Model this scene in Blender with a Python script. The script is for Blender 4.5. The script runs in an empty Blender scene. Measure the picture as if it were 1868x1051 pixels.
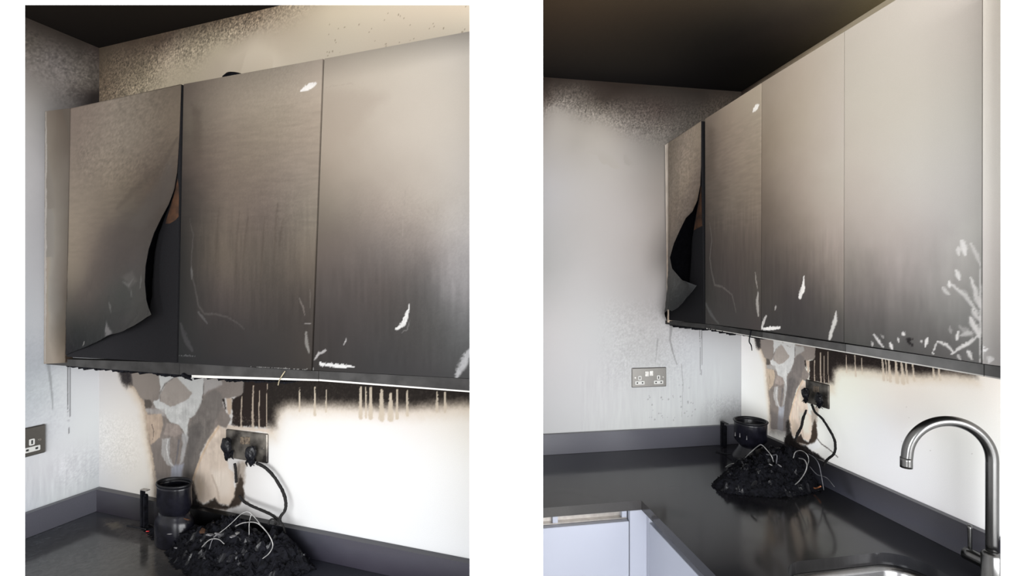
import bpy, bmesh, math, random
import numpy as np
from mathutils import Vector, Matrix

C = bpy.context.scene.collection
# ------------------------------------------------------------------ camera
cam_data = bpy.data.cameras.new('camera'); cam = bpy.data.objects.new('camera', cam_data); C.objects.link(cam)
CAM_Z = 1.63
cam.location = (0, 0, CAM_Z); cam.rotation_euler = (math.pi / 2, 0, 0)
cam_data.sensor_width = 36.0; cam_data.lens = 36.0 * 880.0 / 1868.0; cam_data.clip_start = 0.02
bpy.context.scene.camera = cam
# ------------------------------------------------------------------ daylight and exposure
sc = bpy.context.scene
sc.view_settings.view_transform = 'Standard'; sc.view_settings.look = 'None'
sc.view_settings.gamma = 1.0; sc.view_settings.use_curve_mapping = False
sc.view_settings.exposure = 0.0
world = bpy.data.worlds.new('daylit_room'); sc.world = world; world.use_nodes = True
wn = world.node_tree; bg = wn.nodes['Background']
tc = wn.nodes.new('ShaderNodeTexCoord'); sx = wn.nodes.new('ShaderNodeSeparateXYZ'); wr = wn.nodes.new('ShaderNodeValToRGB'); mr = wn.nodes.new('ShaderNodeMapRange')
wn.links.new(tc.outputs['Generated'], sx.inputs[0]); wn.links.new(sx.outputs['Z'], mr.inputs['Value'])
mr.inputs['From Min'].default_value = -1; mr.inputs['From Max'].default_value = 1
wn.links.new(mr.outputs[0], wr.inputs[0]); wn.links.new(wr.outputs[0], bg.inputs['Color'])
wr.color_ramp.elements[0].position = 0.30; wr.color_ramp.elements[0].color = (0.42, 0.42, 0.44, 1)
wr.color_ramp.elements[1].position = 0.62; wr.color_ramp.elements[1].color = (1.0, 0.985, 0.96, 1)
bg.inputs['Strength'].default_value = 1.1
def area(name, loc, target, sx_, sy_, power, color):
    l = bpy.data.lights.new(name, 'AREA'); l.shape = 'RECTANGLE'; l.size = sx_; l.size_y = sy_; l.energy = power; l.color = color
    o = bpy.data.objects.new(name, l); C.objects.link(o); o.location = loc
    o.rotation_euler = (Vector(target) - Vector(loc)).to_track_quat('-Z', 'Y').to_euler(); return o
area('window_daylight', (-1.1, -3.2, 1.4), (0.6, 1.5, 1.4), 2.4, 2.2, 300.0, (0.97, 0.985, 1.0))
area('fill_light_right', (1.6, -3.4, 1.5), (-0.5, 1.5, 1.4), 4.4, 2.4, 520.0, (0.98, 0.985, 1.0))  # added fill from the right that brightens the left kitchen's side wall

# ------------------------------------------------------------------ helpers
random.seed(7); RNG = np.random.default_rng(11)
KITCHEN = {'A': dict(yaw=math.radians(-18.61), c=(1.802, -1.0757, 0.7275)), 'B': dict(yaw=math.radians(-80.468), c=(2.0909, -1.4619, 0.7371))}
for k in KITCHEN.values():   # kitchen axes (x along the back wall, -y into the room, z up from the worktop) to the world
    y = k['yaw']; cx, cy, cz = k['c']
    k['M'] = Matrix(((math.cos(y), -math.sin(y), 0, -(math.cos(y) * cx - math.sin(y) * cy)),
                     (math.sin(y), math.cos(y), 0, -(math.sin(y) * cx + math.cos(y) * cy)), (0, 0, 1, CAM_Z - cz), (0, 0, 0, 1)))
def link(name, me, mats, parent=None, K=None):
    o = bpy.data.objects.new(name, me); C.objects.link(o)
    for m in (mats if isinstance(mats, (list, tuple)) else [mats]): me.materials.append(m)
    if parent is not None: o.parent = parent
    elif K: o.matrix_world = KITCHEN[K]['M'].copy()
    return o
def from_bm(name, bm, mats, parent=None, K=None, smooth=False):
    bmesh.ops.recalc_face_normals(bm, faces=bm.faces[:])
    me = bpy.data.meshes.new(name); bm.to_mesh(me); bm.free()
    if smooth:
        for p in me.polygons: p.use_smooth = True
    return link(name, me, mats, parent, K)
def rebase(o, pt):
    """move a mesh's origin to pt (kitchen coordinates) without moving the mesh"""
    v = Vector(pt); o.data.transform(Matrix.Translation(-v)); o.matrix_world = o.matrix_world @ Matrix.Translation(v)
def thing(name, label, cat, K=None, at=(0, 0, 0), group=None):
    o = bpy.data.objects.new(name, None); C.objects.link(o); o.empty_display_size = 0.05
    o.matrix_world = (KITCHEN[K]['M'] if K else Matrix()) @ Matrix.Translation(Vector(at))
    o['label'] = label; o['category'] = cat
    if group: o['group'] = group
    o['_at'] = at
    return o
def part(name, bm, mats, th, smooth=False, label=None, at=None):
    """a part given in kitchen coordinates, parented to its thing"""
    a = at if at is not None else th['_at']
    for v in bm.verts: v.co -= Vector(a)
    o = from_bm(name, bm, mats, th, smooth=smooth)
    if label: o['label'] = label
    return o
def tag(o, label, cat, group=None):
    o['label'] = label; o['category'] = cat
    if group: o['group'] = group
    return o
def struct(o): o['kind'] = 'structure'; return o
def box(bm, x0, x1, y0, y1, z0, z1, bev=0.0):
    r = bmesh.ops.create_cube(bm, size=1.0); vs = r['verts']
    for v in vs: v.co = Vector(((x0 + x1) / 2 + v.co.x * (x1 - x0), (y0 + y1) / 2 + v.co.y * (y1 - y0), (z0 + z1) / 2 + v.co.z * (z1 - z0)))
    if bev > 0:
        es = list({e for v in vs for e in v.link_edges})
        bmesh.ops.bevel(bm, geom=es, offset=bev, segments=2, affect='EDGES')
    return vs
def bxm(*a, **k):
    bm = bmesh.new(); box(bm, *a, **k); return bm
def catmull(pts, n=8):
    P = [Vector(p) for p in pts]; P = [P[0] * 2 - P[1]] + P + [P[-1] * 2 - P[-2]]; out = []
    for i in range(1, len(P) - 2):
        for j in range(n):
            t = j / n; a, b, c, d = P[i - 1:i + 3]
            out.append(0.5 * ((2 * b) + (c - a) * t + (2 * a - 5 * b + 4 * c - d) * t * t + (3 * b - a - 3 * c + d) * t ** 3))
    out.append(P[-2]); return out
def tube(bm, pts, rad, seg=8, n=6, rough=0.0, smooth_path=True):
    """a tube along a curve; rad is a number or one radius per control point"""
    Q = catmull(pts, n) if smooth_path and len(pts) > 2 else [Vector(p) for p in pts]
    m = len(Q); rs = rad if isinstance(rad, (list, tuple)) else [rad] * len(pts)
    rr = np.interp(np.linspace(0, 1, m), np.linspace(0, 1, len(rs)), rs)
    up = Vector((0.12, 0.3, 1)).normalized(); rings = []
    for i, p in enumerate(Q):
        t = (Q[min(i + 1, m - 1)] - Q[max(i - 1, 0)]).normalized()
        a = up - t * up.dot(t)
        if a.length < 1e-3: a = Vector((1, 0, 0)) - t * t.x
        a.normalize(); up = a; b = t.cross(a)
        rings.append([bm.verts.new(p + (a * math.cos(k * 2 * math.pi / seg) + b * math.sin(k * 2 * math.pi / seg)) * rr[i] * (1 + rough * random.uniform(-1, 1))) for k in range(seg)])
    for i in range(m - 1):
        for k in range(seg): bm.faces.new((rings[i][k], rings[i][(k + 1) % seg], rings[i + 1][(k + 1) % seg], rings[i + 1][k]))
    bm.faces.new(rings[0][::-1]); bm.faces.new(rings[-1])
def lathe(bm, prof, c, seg=48, closed=False):
    """profile of (radius, z) turned about a vertical axis at c"""
    rings = [[bm.verts.new((c[0] + r * math.cos(k * 2 * math.pi / seg), c[1] + r * math.sin(k * 2 * math.pi / seg), c[2] + z)) for k in range(seg)] for r, z in prof]
    for i in range(len(rings) - 1):
        for k in range(seg): bm.faces.new((rings[i][k], rings[i][(k + 1) % seg], rings[i + 1][(k + 1) % seg], rings[i + 1][k]))
    if closed: bm.faces.new(rings[0][::-1]); bm.faces.new(rings[-1])
def prism(bm, pts, axis, a, b):
    """polygon of 2-D points extruded along an axis"""
    def mk(p, t): return {'x': (t, p[0], p[1]), 'y': (p[0], t, p[1]), 'z': (p[0], p[1], t)}[axis]
    A = [bm.verts.new(mk(p, a)) for p in pts]; B = [bm.verts.new(mk(p, b)) for p in pts]
    bm.faces.new(A); bm.faces.new(B[::-1])
    for i in range(len(pts)): bm.faces.new((A[i], B[i], B[(i + 1) % len(pts)], A[(i + 1) % len(pts)]))
def rrect(x0, x1, z0, z1, r, n=5):
    out = []
    for cx, cz, a0 in ((x1 - r, z1 - r, 0), (x0 + r, z1 - r, 90), (x0 + r, z0 + r, 180), (x1 - r, z0 + r, 270)):
        for i in range(n + 1):
            a = math.radians(a0 + 90 * i / n); out.append((cx + r * math.cos(a), cz + r * math.sin(a)))
    return out

# ------------------------------------------------------------------ materials (all procedural)
def mat(name, color, rough=0.5, metal=0.0, noise=0.0, nscale=60.0, bump=0.0, bscale=80.0, spec=0.5, stretch=None, color2=None):
    m = bpy.data.materials.new(name); m.use_nodes = True; nt = m.node_tree; b = nt.nodes['Principled BSDF']
    b.inputs['Roughness'].default_value = rough; b.inputs['Metallic'].default_value = metal; b.inputs['Specular IOR Level'].default_value = spec
    b.inputs['Base Color'].default_value = (*color, 1)
    t = nt.nodes.new('ShaderNodeTexCoord'); src = t.outputs['Object']
    if stretch:
        mp = nt.nodes.new('ShaderNodeMapping'); mp.inputs['Scale'].default_value = stretch; nt.links.new(src, mp.inputs[0]); src = mp.outputs[0]
    if noise > 0 or color2:
        n = nt.nodes.new('ShaderNodeTexNoise'); n.inputs['Scale'].default_value = nscale; n.inputs['Detail'].default_value = 6; nt.links.new(src, n.inputs['Vector'])
        mx = nt.nodes.new('ShaderNodeMix'); mx.data_type = 'RGBA'
        c2 = color2 or tuple(max(0, c * (1 - noise)) for c in color); c1 = color if color2 else tuple(min(1, c * (1 + noise)) for c in color)
        mx.inputs[6].default_value = (*c1, 1); mx.inputs[7].default_value = (*c2, 1)
        rp = nt.nodes.new('ShaderNodeMapRange'); rp.inputs['From Min'].default_value = .35; rp.inputs['From Max'].default_value = .65
        nt.links.new(n.outputs['Fac'], rp.inputs['Value']); nt.links.new(rp.outputs[0], mx.inputs[0]); nt.links.new(mx.outputs[2], b.inputs['Base Color'])
    if bump > 0:
        n2 = nt.nodes.new('ShaderNodeTexNoise'); n2.inputs['Scale'].default_value = bscale; n2.inputs['Detail'].default_value = 8; nt.links.new(src, n2.inputs['Vector'])
        bp = nt.nodes.new('ShaderNodeBump'); bp.inputs['Strength'].default_value = bump; bp.inputs['Distance'].default_value = .004
        nt.links.new(n2.outputs['Fac'], bp.inputs['Height']); nt.links.new(bp.outputs[0], b.inputs['Normal'])
    return m
def stained(name, rough, grain=0.05, gscale=900.0, bump=0.0, spec=0.5, rvar=0.0):
    """surface whose colour is its own paint plus the soot that settled on it, scaled to offset the light it gets (attribute 'soot_light_stain'), with fine procedural grain"""
    m = bpy.data.materials.new(name); m.use_nodes = True; nt = m.node_tree; b = nt.nodes['Principled BSDF']
    a = nt.nodes.new('ShaderNodeAttribute'); a.attribute_name = 'soot_light_stain'
    t = nt.nodes.new('ShaderNodeTexCoord'); n = nt.nodes.new('ShaderNodeTexNoise'); n.inputs['Scale'].default_value = gscale; n.inputs['Detail'].default_value = 3
    nt.links.new(t.outputs['Object'], n.inputs['Vector'])
    r = nt.nodes.new('ShaderNodeMapRange'); r.inputs['From Min'].default_value = .3; r.inputs['From Max'].default_value = .7; r.inputs['To Min'].default_value = 1 - grain; r.inputs['To Max'].default_value = 1 + grain
    nt.links.new(n.outputs['Fac'], r.inputs['Value'])
    mul = nt.nodes.new('ShaderNodeVectorMath'); mul.operation = 'SCALE'; nt.links.new(a.outputs['Color'], mul.inputs[0]); nt.links.new(r.outputs[0], mul.inputs['Scale'])
    nt.links.new(mul.outputs[0], b.inputs['Base Color']); b.inputs['Roughness'].default_value = rough; b.inputs['Specular IOR Level'].default_value = spec
    if rvar > 0:
        n3 = nt.nodes.new('ShaderNodeTexNoise'); n3.inputs['Scale'].default_value = 9; n3.inputs['Detail'].default_value = 5; nt.links.new(t.outputs['Object'], n3.inputs['Vector'])
        r3 = nt.nodes.new('ShaderNodeMapRange'); r3.inputs['From Min'].default_value = .35; r3.inputs['From Max'].default_value = .65; r3.inputs['To Min'].default_value = rough; r3.inputs['To Max'].default_value = rough + rvar
        nt.links.new(n3.outputs['Fac'], r3.inputs['Value']); nt.links.new(r3.outputs[0], b.inputs['Roughness'])
    if bump > 0:
        n2 = nt.nodes.new('ShaderNodeTexNoise'); n2.inputs['Scale'].default_value = gscale * .5; n2.inputs['Detail'].default_value = 4; nt.links.new(t.outputs['Object'], n2.inputs['Vector'])
        bp = nt.nodes.new('ShaderNodeBump'); bp.inputs['Strength'].default_value = bump; bp.inputs['Distance'].default_value = .001
        nt.links.new(n2.outputs['Fac'], bp.inputs['Height']); nt.links.new(bp.outputs[0], b.inputs['Normal'])
    return m
M_wall = stained('sooty_wall_paint', .9, .05, 700, .08, spec=.05)
M_ceil = stained('sooty_ceiling', .85, .08, 500, .05, spec=.06)
M_door = stained('sooty_lacquer', .5, .035, 800, .02, spec=.06)
M_work = stained('dark_worktop_stone', .10, .10, 500, 0, spec=.27, rvar=.05)
M_upst = stained('dark_upstand_stone', .28, .06, 400, 0, spec=.4)
M_white = mat('white_margin_paint', (.92, .92, .92), .9, spec=.1, bump=.02, bscale=300)
M_floor = mat('pale_grey_floor', (.42, .41, .40), .5, noise=.05, nscale=8)
M_carc = mat('charred_carcass', (.02, .019, .018), .8, noise=.3, nscale=40)
M_core = mat('charred_door_core', (.0085, .0083, .0092), .8, spec=.04, noise=.10, nscale=200)
M_back = mat('charred_laminate_back', (.0010, .0010, .0013), .95, spec=.0, noise=.2, nscale=60)
M_rail = mat('sooty_grey_rail', (.024, .0232, .0228), .65, spec=.1, noise=.25, nscale=25)
M_railmid = mat('partly_sooty_grey_rail', (.045, .044, .043), .6, spec=.15, noise=.2, nscale=25)
M_railpale = mat('grey_rail', (.090, .089, .088), .55, spec=.2, noise=.12, nscale=25)
M_strip = mat('white_edge_strip', (.36, .35, .33), .7, noise=.06, nscale=60)
M_char = mat('char', (.0030, .0031, .0045), .8, spec=.07, noise=.5, nscale=90, bump=.6, bscale=160)
M_charshine = mat('glossy_char', (.0035, .0036, .005), .4, spec=.22, noise=.4, nscale=50, bump=.25, bscale=120)
M_pot = mat('blackened_enamel', (.004, .004, .0065), .25, spec=.28, noise=.4, nscale=35, bump=.08, bscale=70)
M_ash = mat('grey_ash', (.09, .088, .092), .8, noise=.35, nscale=120, bump=.4)
M_steel = mat('brushed_steel', (.20, .194, .182), .42, 1.0, noise=.08, nscale=150, stretch=(1, 1, 14))
M_steelburnt = mat('burnt_steel', (.17, .155, .135), .42, .7, noise=.5, nscale=22, color2=(.015, .013, .012))
M_chrome = mat('brushed_chrome', (.15, .15, .148), .27, 1.0, noise=.04, nscale=60)
M_sink = mat('sink_steel', (.30, .30, .305), .25, 1.0, noise=.05, nscale=200)
M_socketwhite = mat('white_socket_plastic', (.40, .40, .385), .4, noise=.03)
M_hole = mat('dark_pin_hole', (.01, .01, .01), .8, noise=.1)
M_screw = mat('screw_steel', (.45, .44, .42), .3, 1.0, noise=.05)
M_switchgrey = mat('worn_switch', (.46, .45, .43), .4, noise=.25, nscale=140)
M_amber = mat('scorched_switch', (.13, .10, .07), .5, noise=.5, nscale=120, color2=(.02, .014, .01))
M_cord = mat('charred_cord', (.006, .0055, .0055), .8, spec=.2, noise=.4, nscale=200, bump=.5, bscale=300)
M_wire = mat('pale_bare_wire', (.20, .197, .193), .5, .4, noise=.4, nscale=60)
M_wiregrey = mat('grey_bare_wire', (.07, .07, .078), .5, .3, noise=.4, nscale=60)
M_copper = mat('copper_wire', (.34, .13, .06), .5, .5, noise=.5, nscale=80)
M_red = mat('red_plastic', (.55, .03, .03), .5, noise=.2)
M_olive = mat('olive_thread', (.20, .17, .11), .8, noise=.3)
M_cab = mat('cool_white_lacquer', (.255, .27, .32), .4, noise=.015, nscale=4)
M_chan = mat('steel_channel', (.36, .34, .32), .35, .8, noise=.1, nscale=60)
M_up = mat('dark_worktop_upstand', (.056, .056, .068), .28, noise=.06, nscale=300)
M_wood = mat('scorched_wood', (.050, .022, .010), .85, spec=.2, noise=.5, nscale=30, color2=(.012, .007, .005))

# ------------------------------------------------------------------ soot and stain fields (in metres on each surface; colours scaled to offset how brightly each panel is lit, 0-255)
PAINT = {
'A_back': [
  ('ctrl',[(0.0242,1.4948,48,41,33),(0.0375,1.4028,65,56,46),(0.1284,1.4963,53,45,37),(0.2037,1.4149,79,71,59),(0.1537,1.3606,91,82,69),(0.3005,1.4947,57,48,40),(0.3241,1.4315,109,99,85),(0.3706,1.5084,59,51,42),(0.3706,1.3742,120,111,95),(0.5264,1.4983,73,64,53),(0.5264,1.4497,120,111,95),(0.5264,1.3929,130,120,105),(0.672,1.4967,91,80,67),(0.672,1.4418,132,122,107),(0.7703,1.4992,109,98,83),(0.7703,1.395,138,128,113),(0.9186,1.4603,138,128,111),(0.9186,1.3863,142,133,118),(1.09,1.4365,145,135,119),(1.09,1.3728,148,138,123),(1.3071,1.4038,149,138,122),(1.3071,1.3637,151,142,127),(0.3005,1.1115,108,100,89),(1.09,1.047,145,136,122)],0.95,9),
  ('ctrl',[(0.0135,0.4302,133,131,130),(0.0242,0.2325,148,147,145),(0.0507,0.1096,139,138,137),(0.1284,0.3135,148,145,141),(0.1537,0.1401,144,141,136),(0.8458,0.3519,156,154,151),(0.8458,0.239,158,158,157),(1.09,0.3386,157,155,154),(1.09,0.197,159,159,159),(1.3217,0.3617,157,154,149),(1.3217,0.1485,159,159,159),(0.8458,0.1186,156,156,156),(0.7315,0.1792,155,154,153),(0.9186,0.4842,149,143,135),(1.3217,0.4683,147,139,128),(0.5264,0.4446,129,126,123)],-9,0.95),
  ('poly',[(0.692,0.5175),(1.3929,0.5125),(1.3929,0.4315),(1.3071,0.4271),(1.1861,0.4076),(1.09,0.3995),(0.9889,0.3983),(0.8458,0.3896),(0.7703,0.3804),(0.7471,0.343),(0.7354,0.3033),(0.7039,0.3002),(0.7039,0.4714)],(133,121,106),0.7,0.034,0.005),
  ('poly',[(0.692,0.5488),(1.3929,0.5387),(1.3929,0.4524),(1.3071,0.4472),(1.1861,0.4297),(1.09,0.4208),(0.9889,0.4187),(0.8458,0.4106),(0.7703,0.4018),(0.7432,0.3843),(0.7315,0.3401),(0.5899,0.3336),(0.6107,0.4659)],(22,19,17),1.0,0.022,0.004),
  ('poly',[(0.0929,0.4731),(0.1223,0.4174),(0.1561,0.3928),(0.1941,0.3491),(0.2059,0.3004),(0.2176,0.2421),(0.2362,0.1816),(0.2501,0.1177),(0.2501,0.0686),(0.3003,0.0756),(0.3003,0.3672),(0.2455,0.481)],(137,123,105),0.7,0.03,0.003),
  ('poly',[(0.0978,0.4733),(0.132,0.4281),(0.1752,0.3942),(0.2059,0.3533),(0.2153,0.3211),(0.22,0.2753),(0.2339,0.2241),(0.2455,0.1827),(0.2593,0.1189),(0.2593,0.0862),(0.3003,0.0918),(0.3003,0.3672),(0.2455,0.481)],(81,68,57),0.45,0.012,0.005),
  ('poly',[(0.1125,0.4808),(0.132,0.4348),(0.1847,0.3981),(0.2176,0.3608),(0.2246,0.3284),(0.2293,0.2762),(0.2409,0.2248),(0.2547,0.1837),(0.2662,0.1198),(0.2662,0.0741),(0.4191,0.0952),(0.4234,0.1557),(0.4405,0.1956),(0.4489,0.2217),(0.4784,0.2748),(0.5074,0.3025),(0.5239,0.3195),(0.5524,0.316),(0.5645,0.3324),(0.5725,0.3453),(0.5645,0.3569),(0.5524,0.362),(0.5422,0.3796),(0.5361,0.3991),(0.5725,0.4064),(0.6082,0.4135),(0.6181,0.4248),(0.622,0.4643),(0.62,0.5064)],(86,80,76),1.0,0.002,0.004),
  ('poly',[(0.088,0.4728),(0.1368,0.4753),(0.1561,0.4363),(0.1537,0.4194),(0.132,0.4096),(0.1076,0.4232)],(23,21,22),0.9,0.012,0.006),
  ('poly',[(0.1513,0.4761),(0.2731,0.4824),(0.2776,0.4175),(0.2639,0.384),(0.227,0.3731),(0.1941,0.3789),(0.1609,0.4199)],(89,83,78),1.0,0.003,0.003),
  ('poly',[(0.2754,0.4825),(0.345,0.4861),(0.3627,0.4615),(0.4234,0.4492),(0.4658,0.4611),(0.4616,0.4108),(0.4532,0.3789),(0.4319,0.3426),(0.4062,0.331),(0.3976,0.3112),(0.4041,0.2737),(0.3976,0.2477),(0.3802,0.2905),(0.3627,0.308),(0.3228,0.3141),(0.3048,0.3351),(0.2593,0.3542),(0.2501,0.3699),(0.2776,0.3817),(0.2822,0.4146)],(131,131,129),1.0,0.002,0.004),
  ('poly',[(0.3362,0.4857),(0.4616,0.4922),(0.4637,0.4579),(0.4234,0.4476),(0.3671,0.4617)],(131,131,129),1.0,0.002,0.003),
  ('poly',[(0.3494,0.4559),(0.3758,0.4367),(0.4191,0.4079),(0.4019,0.3908),(0.3627,0.372),(0.3272,0.3612),(0.2822,0.3739),(0.2822,0.3951),(0.3048,0.429)],(104,98,93),1.0,0.002,0.003),
  ('poly',[(0.3048,0.429),(0.2822,0.3951),(0.2822,0.3739),(0.2795,0.3753),(0.2785,0.4013),(0.3003,0.4304),(0.3494,0.4575),(0.3494,0.4549)],(69,64,61),0.7,0.002,0.002),
  ('poly',[(0.212,0.3753),(0.2409,0.3764),(0.2483,0.3599),(0.2409,0.3488),(0.2153,0.3468)],(57,52,48),1.0,0.002,0.003),
  ('poly',[(0.2176,0.346),(0.3003,0.3526),(0.3048,0.3287),(0.2593,0.3313),(0.2223,0.3315)],(109,106,104),0.8,0.004,0.004),
  ('poly',[(0.4658,0.458),(0.5321,0.4589),(0.5382,0.4439),(0.5074,0.4295),(0.4784,0.4167),(0.4658,0.4064)],(111,108,106),0.9,0.004,0.004),
  ('line',[(0.465,0.4611),(0.4624,0.4109),(0.4565,0.3792)],0.0012,0.0008,(42,40,38),0.7,0.3),
  ('poly',[(0.2223,0.3282),(0.2867,0.3343),(0.2967,0.302),(0.2822,0.2617),(0.2409,0.233),(0.2293,0.2762)],(121,108,96),1.0,0.003,0.004),
  ('line',[(0.2455,0.2974),(0.2538,0.2785),(0.2501,0.252)],0.002,0.001,(59,52,48),0.8,0.3),
  ('poly',[(0.3093,0.3097),(0.3627,0.3064),(0.378,0.2839),(0.345,0.2705),(0.2981,0.273)],(102,94,89),1.0,0.003,0.003),
  ('poly',[(0.4041,0.3118),(0.4191,0.3321),(0.4574,0.3824),(0.4784,0.4151),(0.5074,0.4264),(0.5361,0.416),(0.5422,0.3796),(0.5074,0.3273),(0.4826,0.2815),(0.4489,0.2217),(0.4234,0.1557),(0.4191,0.0952),(0.3693,0.0883),(0.3714,0.1461),(0.3802,0.1949),(0.3889,0.2277)],(76,72,69),0.9,0.006,0.005),
  ('poly',[(0.4041,0.3054),(0.4405,0.3213),(0.4658,0.3111),(0.4234,0.2189),(0.4062,0.1504),(0.3758,0.1466),(0.3802,0.1886),(0.3976,0.2477)],(65,62,60),0.75,0.008,0.004),
  ('poly',[(0.2455,0.2318),(0.2913,0.2561),(0.289,0.2104),(0.3272,0.1792),(0.3228,0.1399),(0.2662,0.1328),(0.2547,0.1837)],(83,77,73),1.0,0.004,0.004),
  ('poly',[(0.2913,0.2561),(0.325,0.2659),(0.3228,0.2077),(0.3384,0.1837),(0.3472,0.1735),(0.3093,0.1819),(0.2867,0.2102)],(115,113,111),0.9,0.003,0.004),
  ('line',[(0.3161,0.2586),(0.3093,0.232),(0.3228,0.1883),(0.3406,0.1775)],0.003,0.002,(139,139,137),0.8,0.4),
  ('poly',[(0.3736,0.2899),(0.4041,0.2737),(0.3932,0.2409),(0.3802,0.1981),(0.3627,0.1801),(0.3758,0.2454)],(113,112,111),0.9,0.003,0.004),
  ('line',[(0.3627,0.2601),(0.3561,0.2178),(0.3472,0.1847)],0.005,0.003,(72,70,72),0.8,0.4),
  ('poly',[(0.3317,0.1765),(0.3824,0.192),(0.3736,0.1463),(0.3693,0.0883),(0.3228,0.0819),(0.3272,0.1405)],(106,108,115),0.9,0.006,0.003),
  ('poly',[(0.2593,0.1483),(0.3272,0.1437),(0.3802,0.144),(0.4191,0.1552),(0.4191,0.0763),(0.2593,0.0535)],(57,54,53),0.55,0.02,0.004),
  ('poly',[(0.5218,0.3209),(0.5556,0.3117),(0.5556,0.2305),(0.5645,0.1963),(0.5825,0.1909),(0.5853,0.1486),(0.5944,0.1164),(0.5725,0.0737),(0.5604,0.0902),(0.5239,0.0896),(0.4992,0.097),(0.4658,0.0813),(0.4319,0.0907),(0.4213,0.1144),(0.4191,0.1489),(0.4405,0.1956),(0.4553,0.2255),(0.4846,0.2755),(0.5074,0.3025)],(145,134,123),1.0,0.004,0.004),
  ('line',[(0.5239,0.3164),(0.4867,0.2726),(0.4574,0.2242),(0.4426,0.1943),(0.4234,0.1526),(0.42,0.1237)],0.006,0.005,(139,121,101),0.7,0.6),
  ('poly',[(0.4421,0.1442),(0.4675,0.1537),(0.4885,0.1345),(0.4927,0.1069),(0.4675,0.0846),(0.4421,0.0873)],(120,109,99),0.6,0.01,0.004),
  ('poly',[(0.4927,0.185),(0.5585,0.1929),(0.5787,0.1617),(0.5666,0.1202),(0.5341,0.1095),(0.5094,0.1372)],(155,147,138),0.7,0.014,0.006),
  ('poly',[(0.4335,0.1526),(0.4506,0.161),(0.4633,0.1312),(0.4548,0.0986),(0.4399,0.0965)],(133,120,105),0.6,0.01,0.005),
  ('line',[(0.4969,0.1699),(0.5176,0.1321),(0.5259,0.0991)],0.004,0.006,(127,116,105),0.7,0.6),
  ('poly',[(0.4314,0.0874),(0.4633,0.0771),(0.4927,0.0944),(0.5094,0.1061),(0.5238,0.0895),(0.5626,0.0873),(0.5827,0.1163),(0.5927,0.1543),(0.6165,0.1756),(0.6193,0.1183),(0.5987,0.0925),(0.5504,0.0748),(0.4885,0.0673),(0.4335,0.0671)],(32,27,23),1.0,0.005,0.004),
  ('poly',[(0.4206,0.0653),(0.476,0.0664),(0.5176,0.0731),(0.5545,0.0754),(0.5545,0.0446),(0.4206,0.024)],(81,70,61),0.8,0.008,0.005),
  ('poly',[(0.5011,0.0613),(0.5341,0.0724),(0.5545,0.0723),(0.5987,0.1002),(0.6185,0.1121),(0.642,0.1003),(0.642,0.0882),(0.5987,0.0666),(0.5341,0.0569)],(151,149,148),0.9,0.004,0.004),
  ('poly',[(0.5819,0.2059),(0.6136,0.2293),(0.637,0.2274),(0.6253,0.1989),(0.6214,0.1622),(0.6175,0.1436),(0.5918,0.1432),(0.5879,0.1822)],(102,93,84),0.8,0.008,0.005),
  ('poly',[(0.5779,0.0865),(0.5898,0.143),(0.6077,0.1847),(0.6195,0.162),(0.6214,0.12),(0.6017,0.096)],(38,32,27),0.95,0.005,0.004),
  ('line',[(0.6214,0.114),(0.6487,0.1013),(0.6946,0.0945),(0.7247,0.0872),(0.747,0.0803)],0.004,0.004,(36,30,27),0.7,0.6),
  ('poly',[(0.4206,0.0843),(0.4335,0.0956),(0.4399,0.0807),(0.4591,0.0692),(0.5094,0.0656),(0.5463,0.068),(0.5907,0.0593),(0.6303,0.0608),(0.6692,0.0502),(0.6692,0.0262),(0.3815,-0.0204),(0.3815,0.0628)],(13,13,13),0.95,0.006,0.006),
  ('poly',[(0.399,0.1291),(0.4206,0.1414),(0.4314,0.1111),(0.4378,0.0835),(0.4249,0.0564),(0.399,0.0526)],(15,13,13),0.8,0.01,0.006),
  ('poly',[(0.5604,0.3259),(0.7122,0.3263),(0.7122,0.3175),(0.5564,0.3118)],(139,128,117),0.9,0.003,0.003),
  ('poly',[(0.622,0.4945),(0.7122,0.4993),(0.7046,0.333),(0.6043,0.3253),(0.5725,0.327),(0.5765,0.3518),(0.5745,0.405),(0.6082,0.412),(0.62,0.4249)],(26,21,19),1.0,0.003,0.005),
  ('poly',[(0.5382,0.4008),(0.5483,0.4015),(0.5544,0.3713),(0.5483,0.3709)],(30,26,24),1.0,0.002,0.003),
  ('poly',[(0.5524,0.4018),(0.5757,0.4036),(0.5725,0.3575),(0.5604,0.3565)],(124,111,98),1.0,0.003,0.003),
  ('speck',(0.1513,0.6082,0.1486,0.4427),0.016,0.1,0.0,1.0),
  ('streak',(0.2223,0.5483,0.1407,0.46),0.006,0.05,0.05),
  ('line',[(0.6134,0.4109),(0.6102,0.3675),(0.6114,0.3245)],0.00216,0.0036,(127,116,104),0.9,0.5),
  ('line',[(0.6562,0.4454),(0.6531,0.3868),(0.6543,0.3284)],0.0028799999999999997,0.0048,(127,116,104),0.9,0.5),
  ('line',[(0.6796,0.435),(0.6765,0.3811),(0.6777,0.3276)],0.0016799999999999999,0.0028,(127,116,104),0.9,0.5),
  ('line',[(0.7069,0.4546),(0.7039,0.3937),(0.705,0.3331)],0.00132,0.0022,(127,116,104),0.9,0.5),
  ('speck',(0.2176,0.5483,0.1714,0.4466),0.003,0.05,0.0,1.0),
  ('dots',(0.5725,0.7046,0.339,0.3636),60,0.0015,(69,61,56),0.6),
  ('line',[(0.8204,0.4522),(0.8204,0.4199),(0.8204,0.3875)],0.0016264746703678003,0.0039035392088827203,(133,124,111),0.92,0.4),
  ('line',[(0.872,0.4557),(0.872,0.4185),(0.872,0.3814)],0.00211441707147814,0.005074600971547536,(133,124,111),0.92,0.4),
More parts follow.
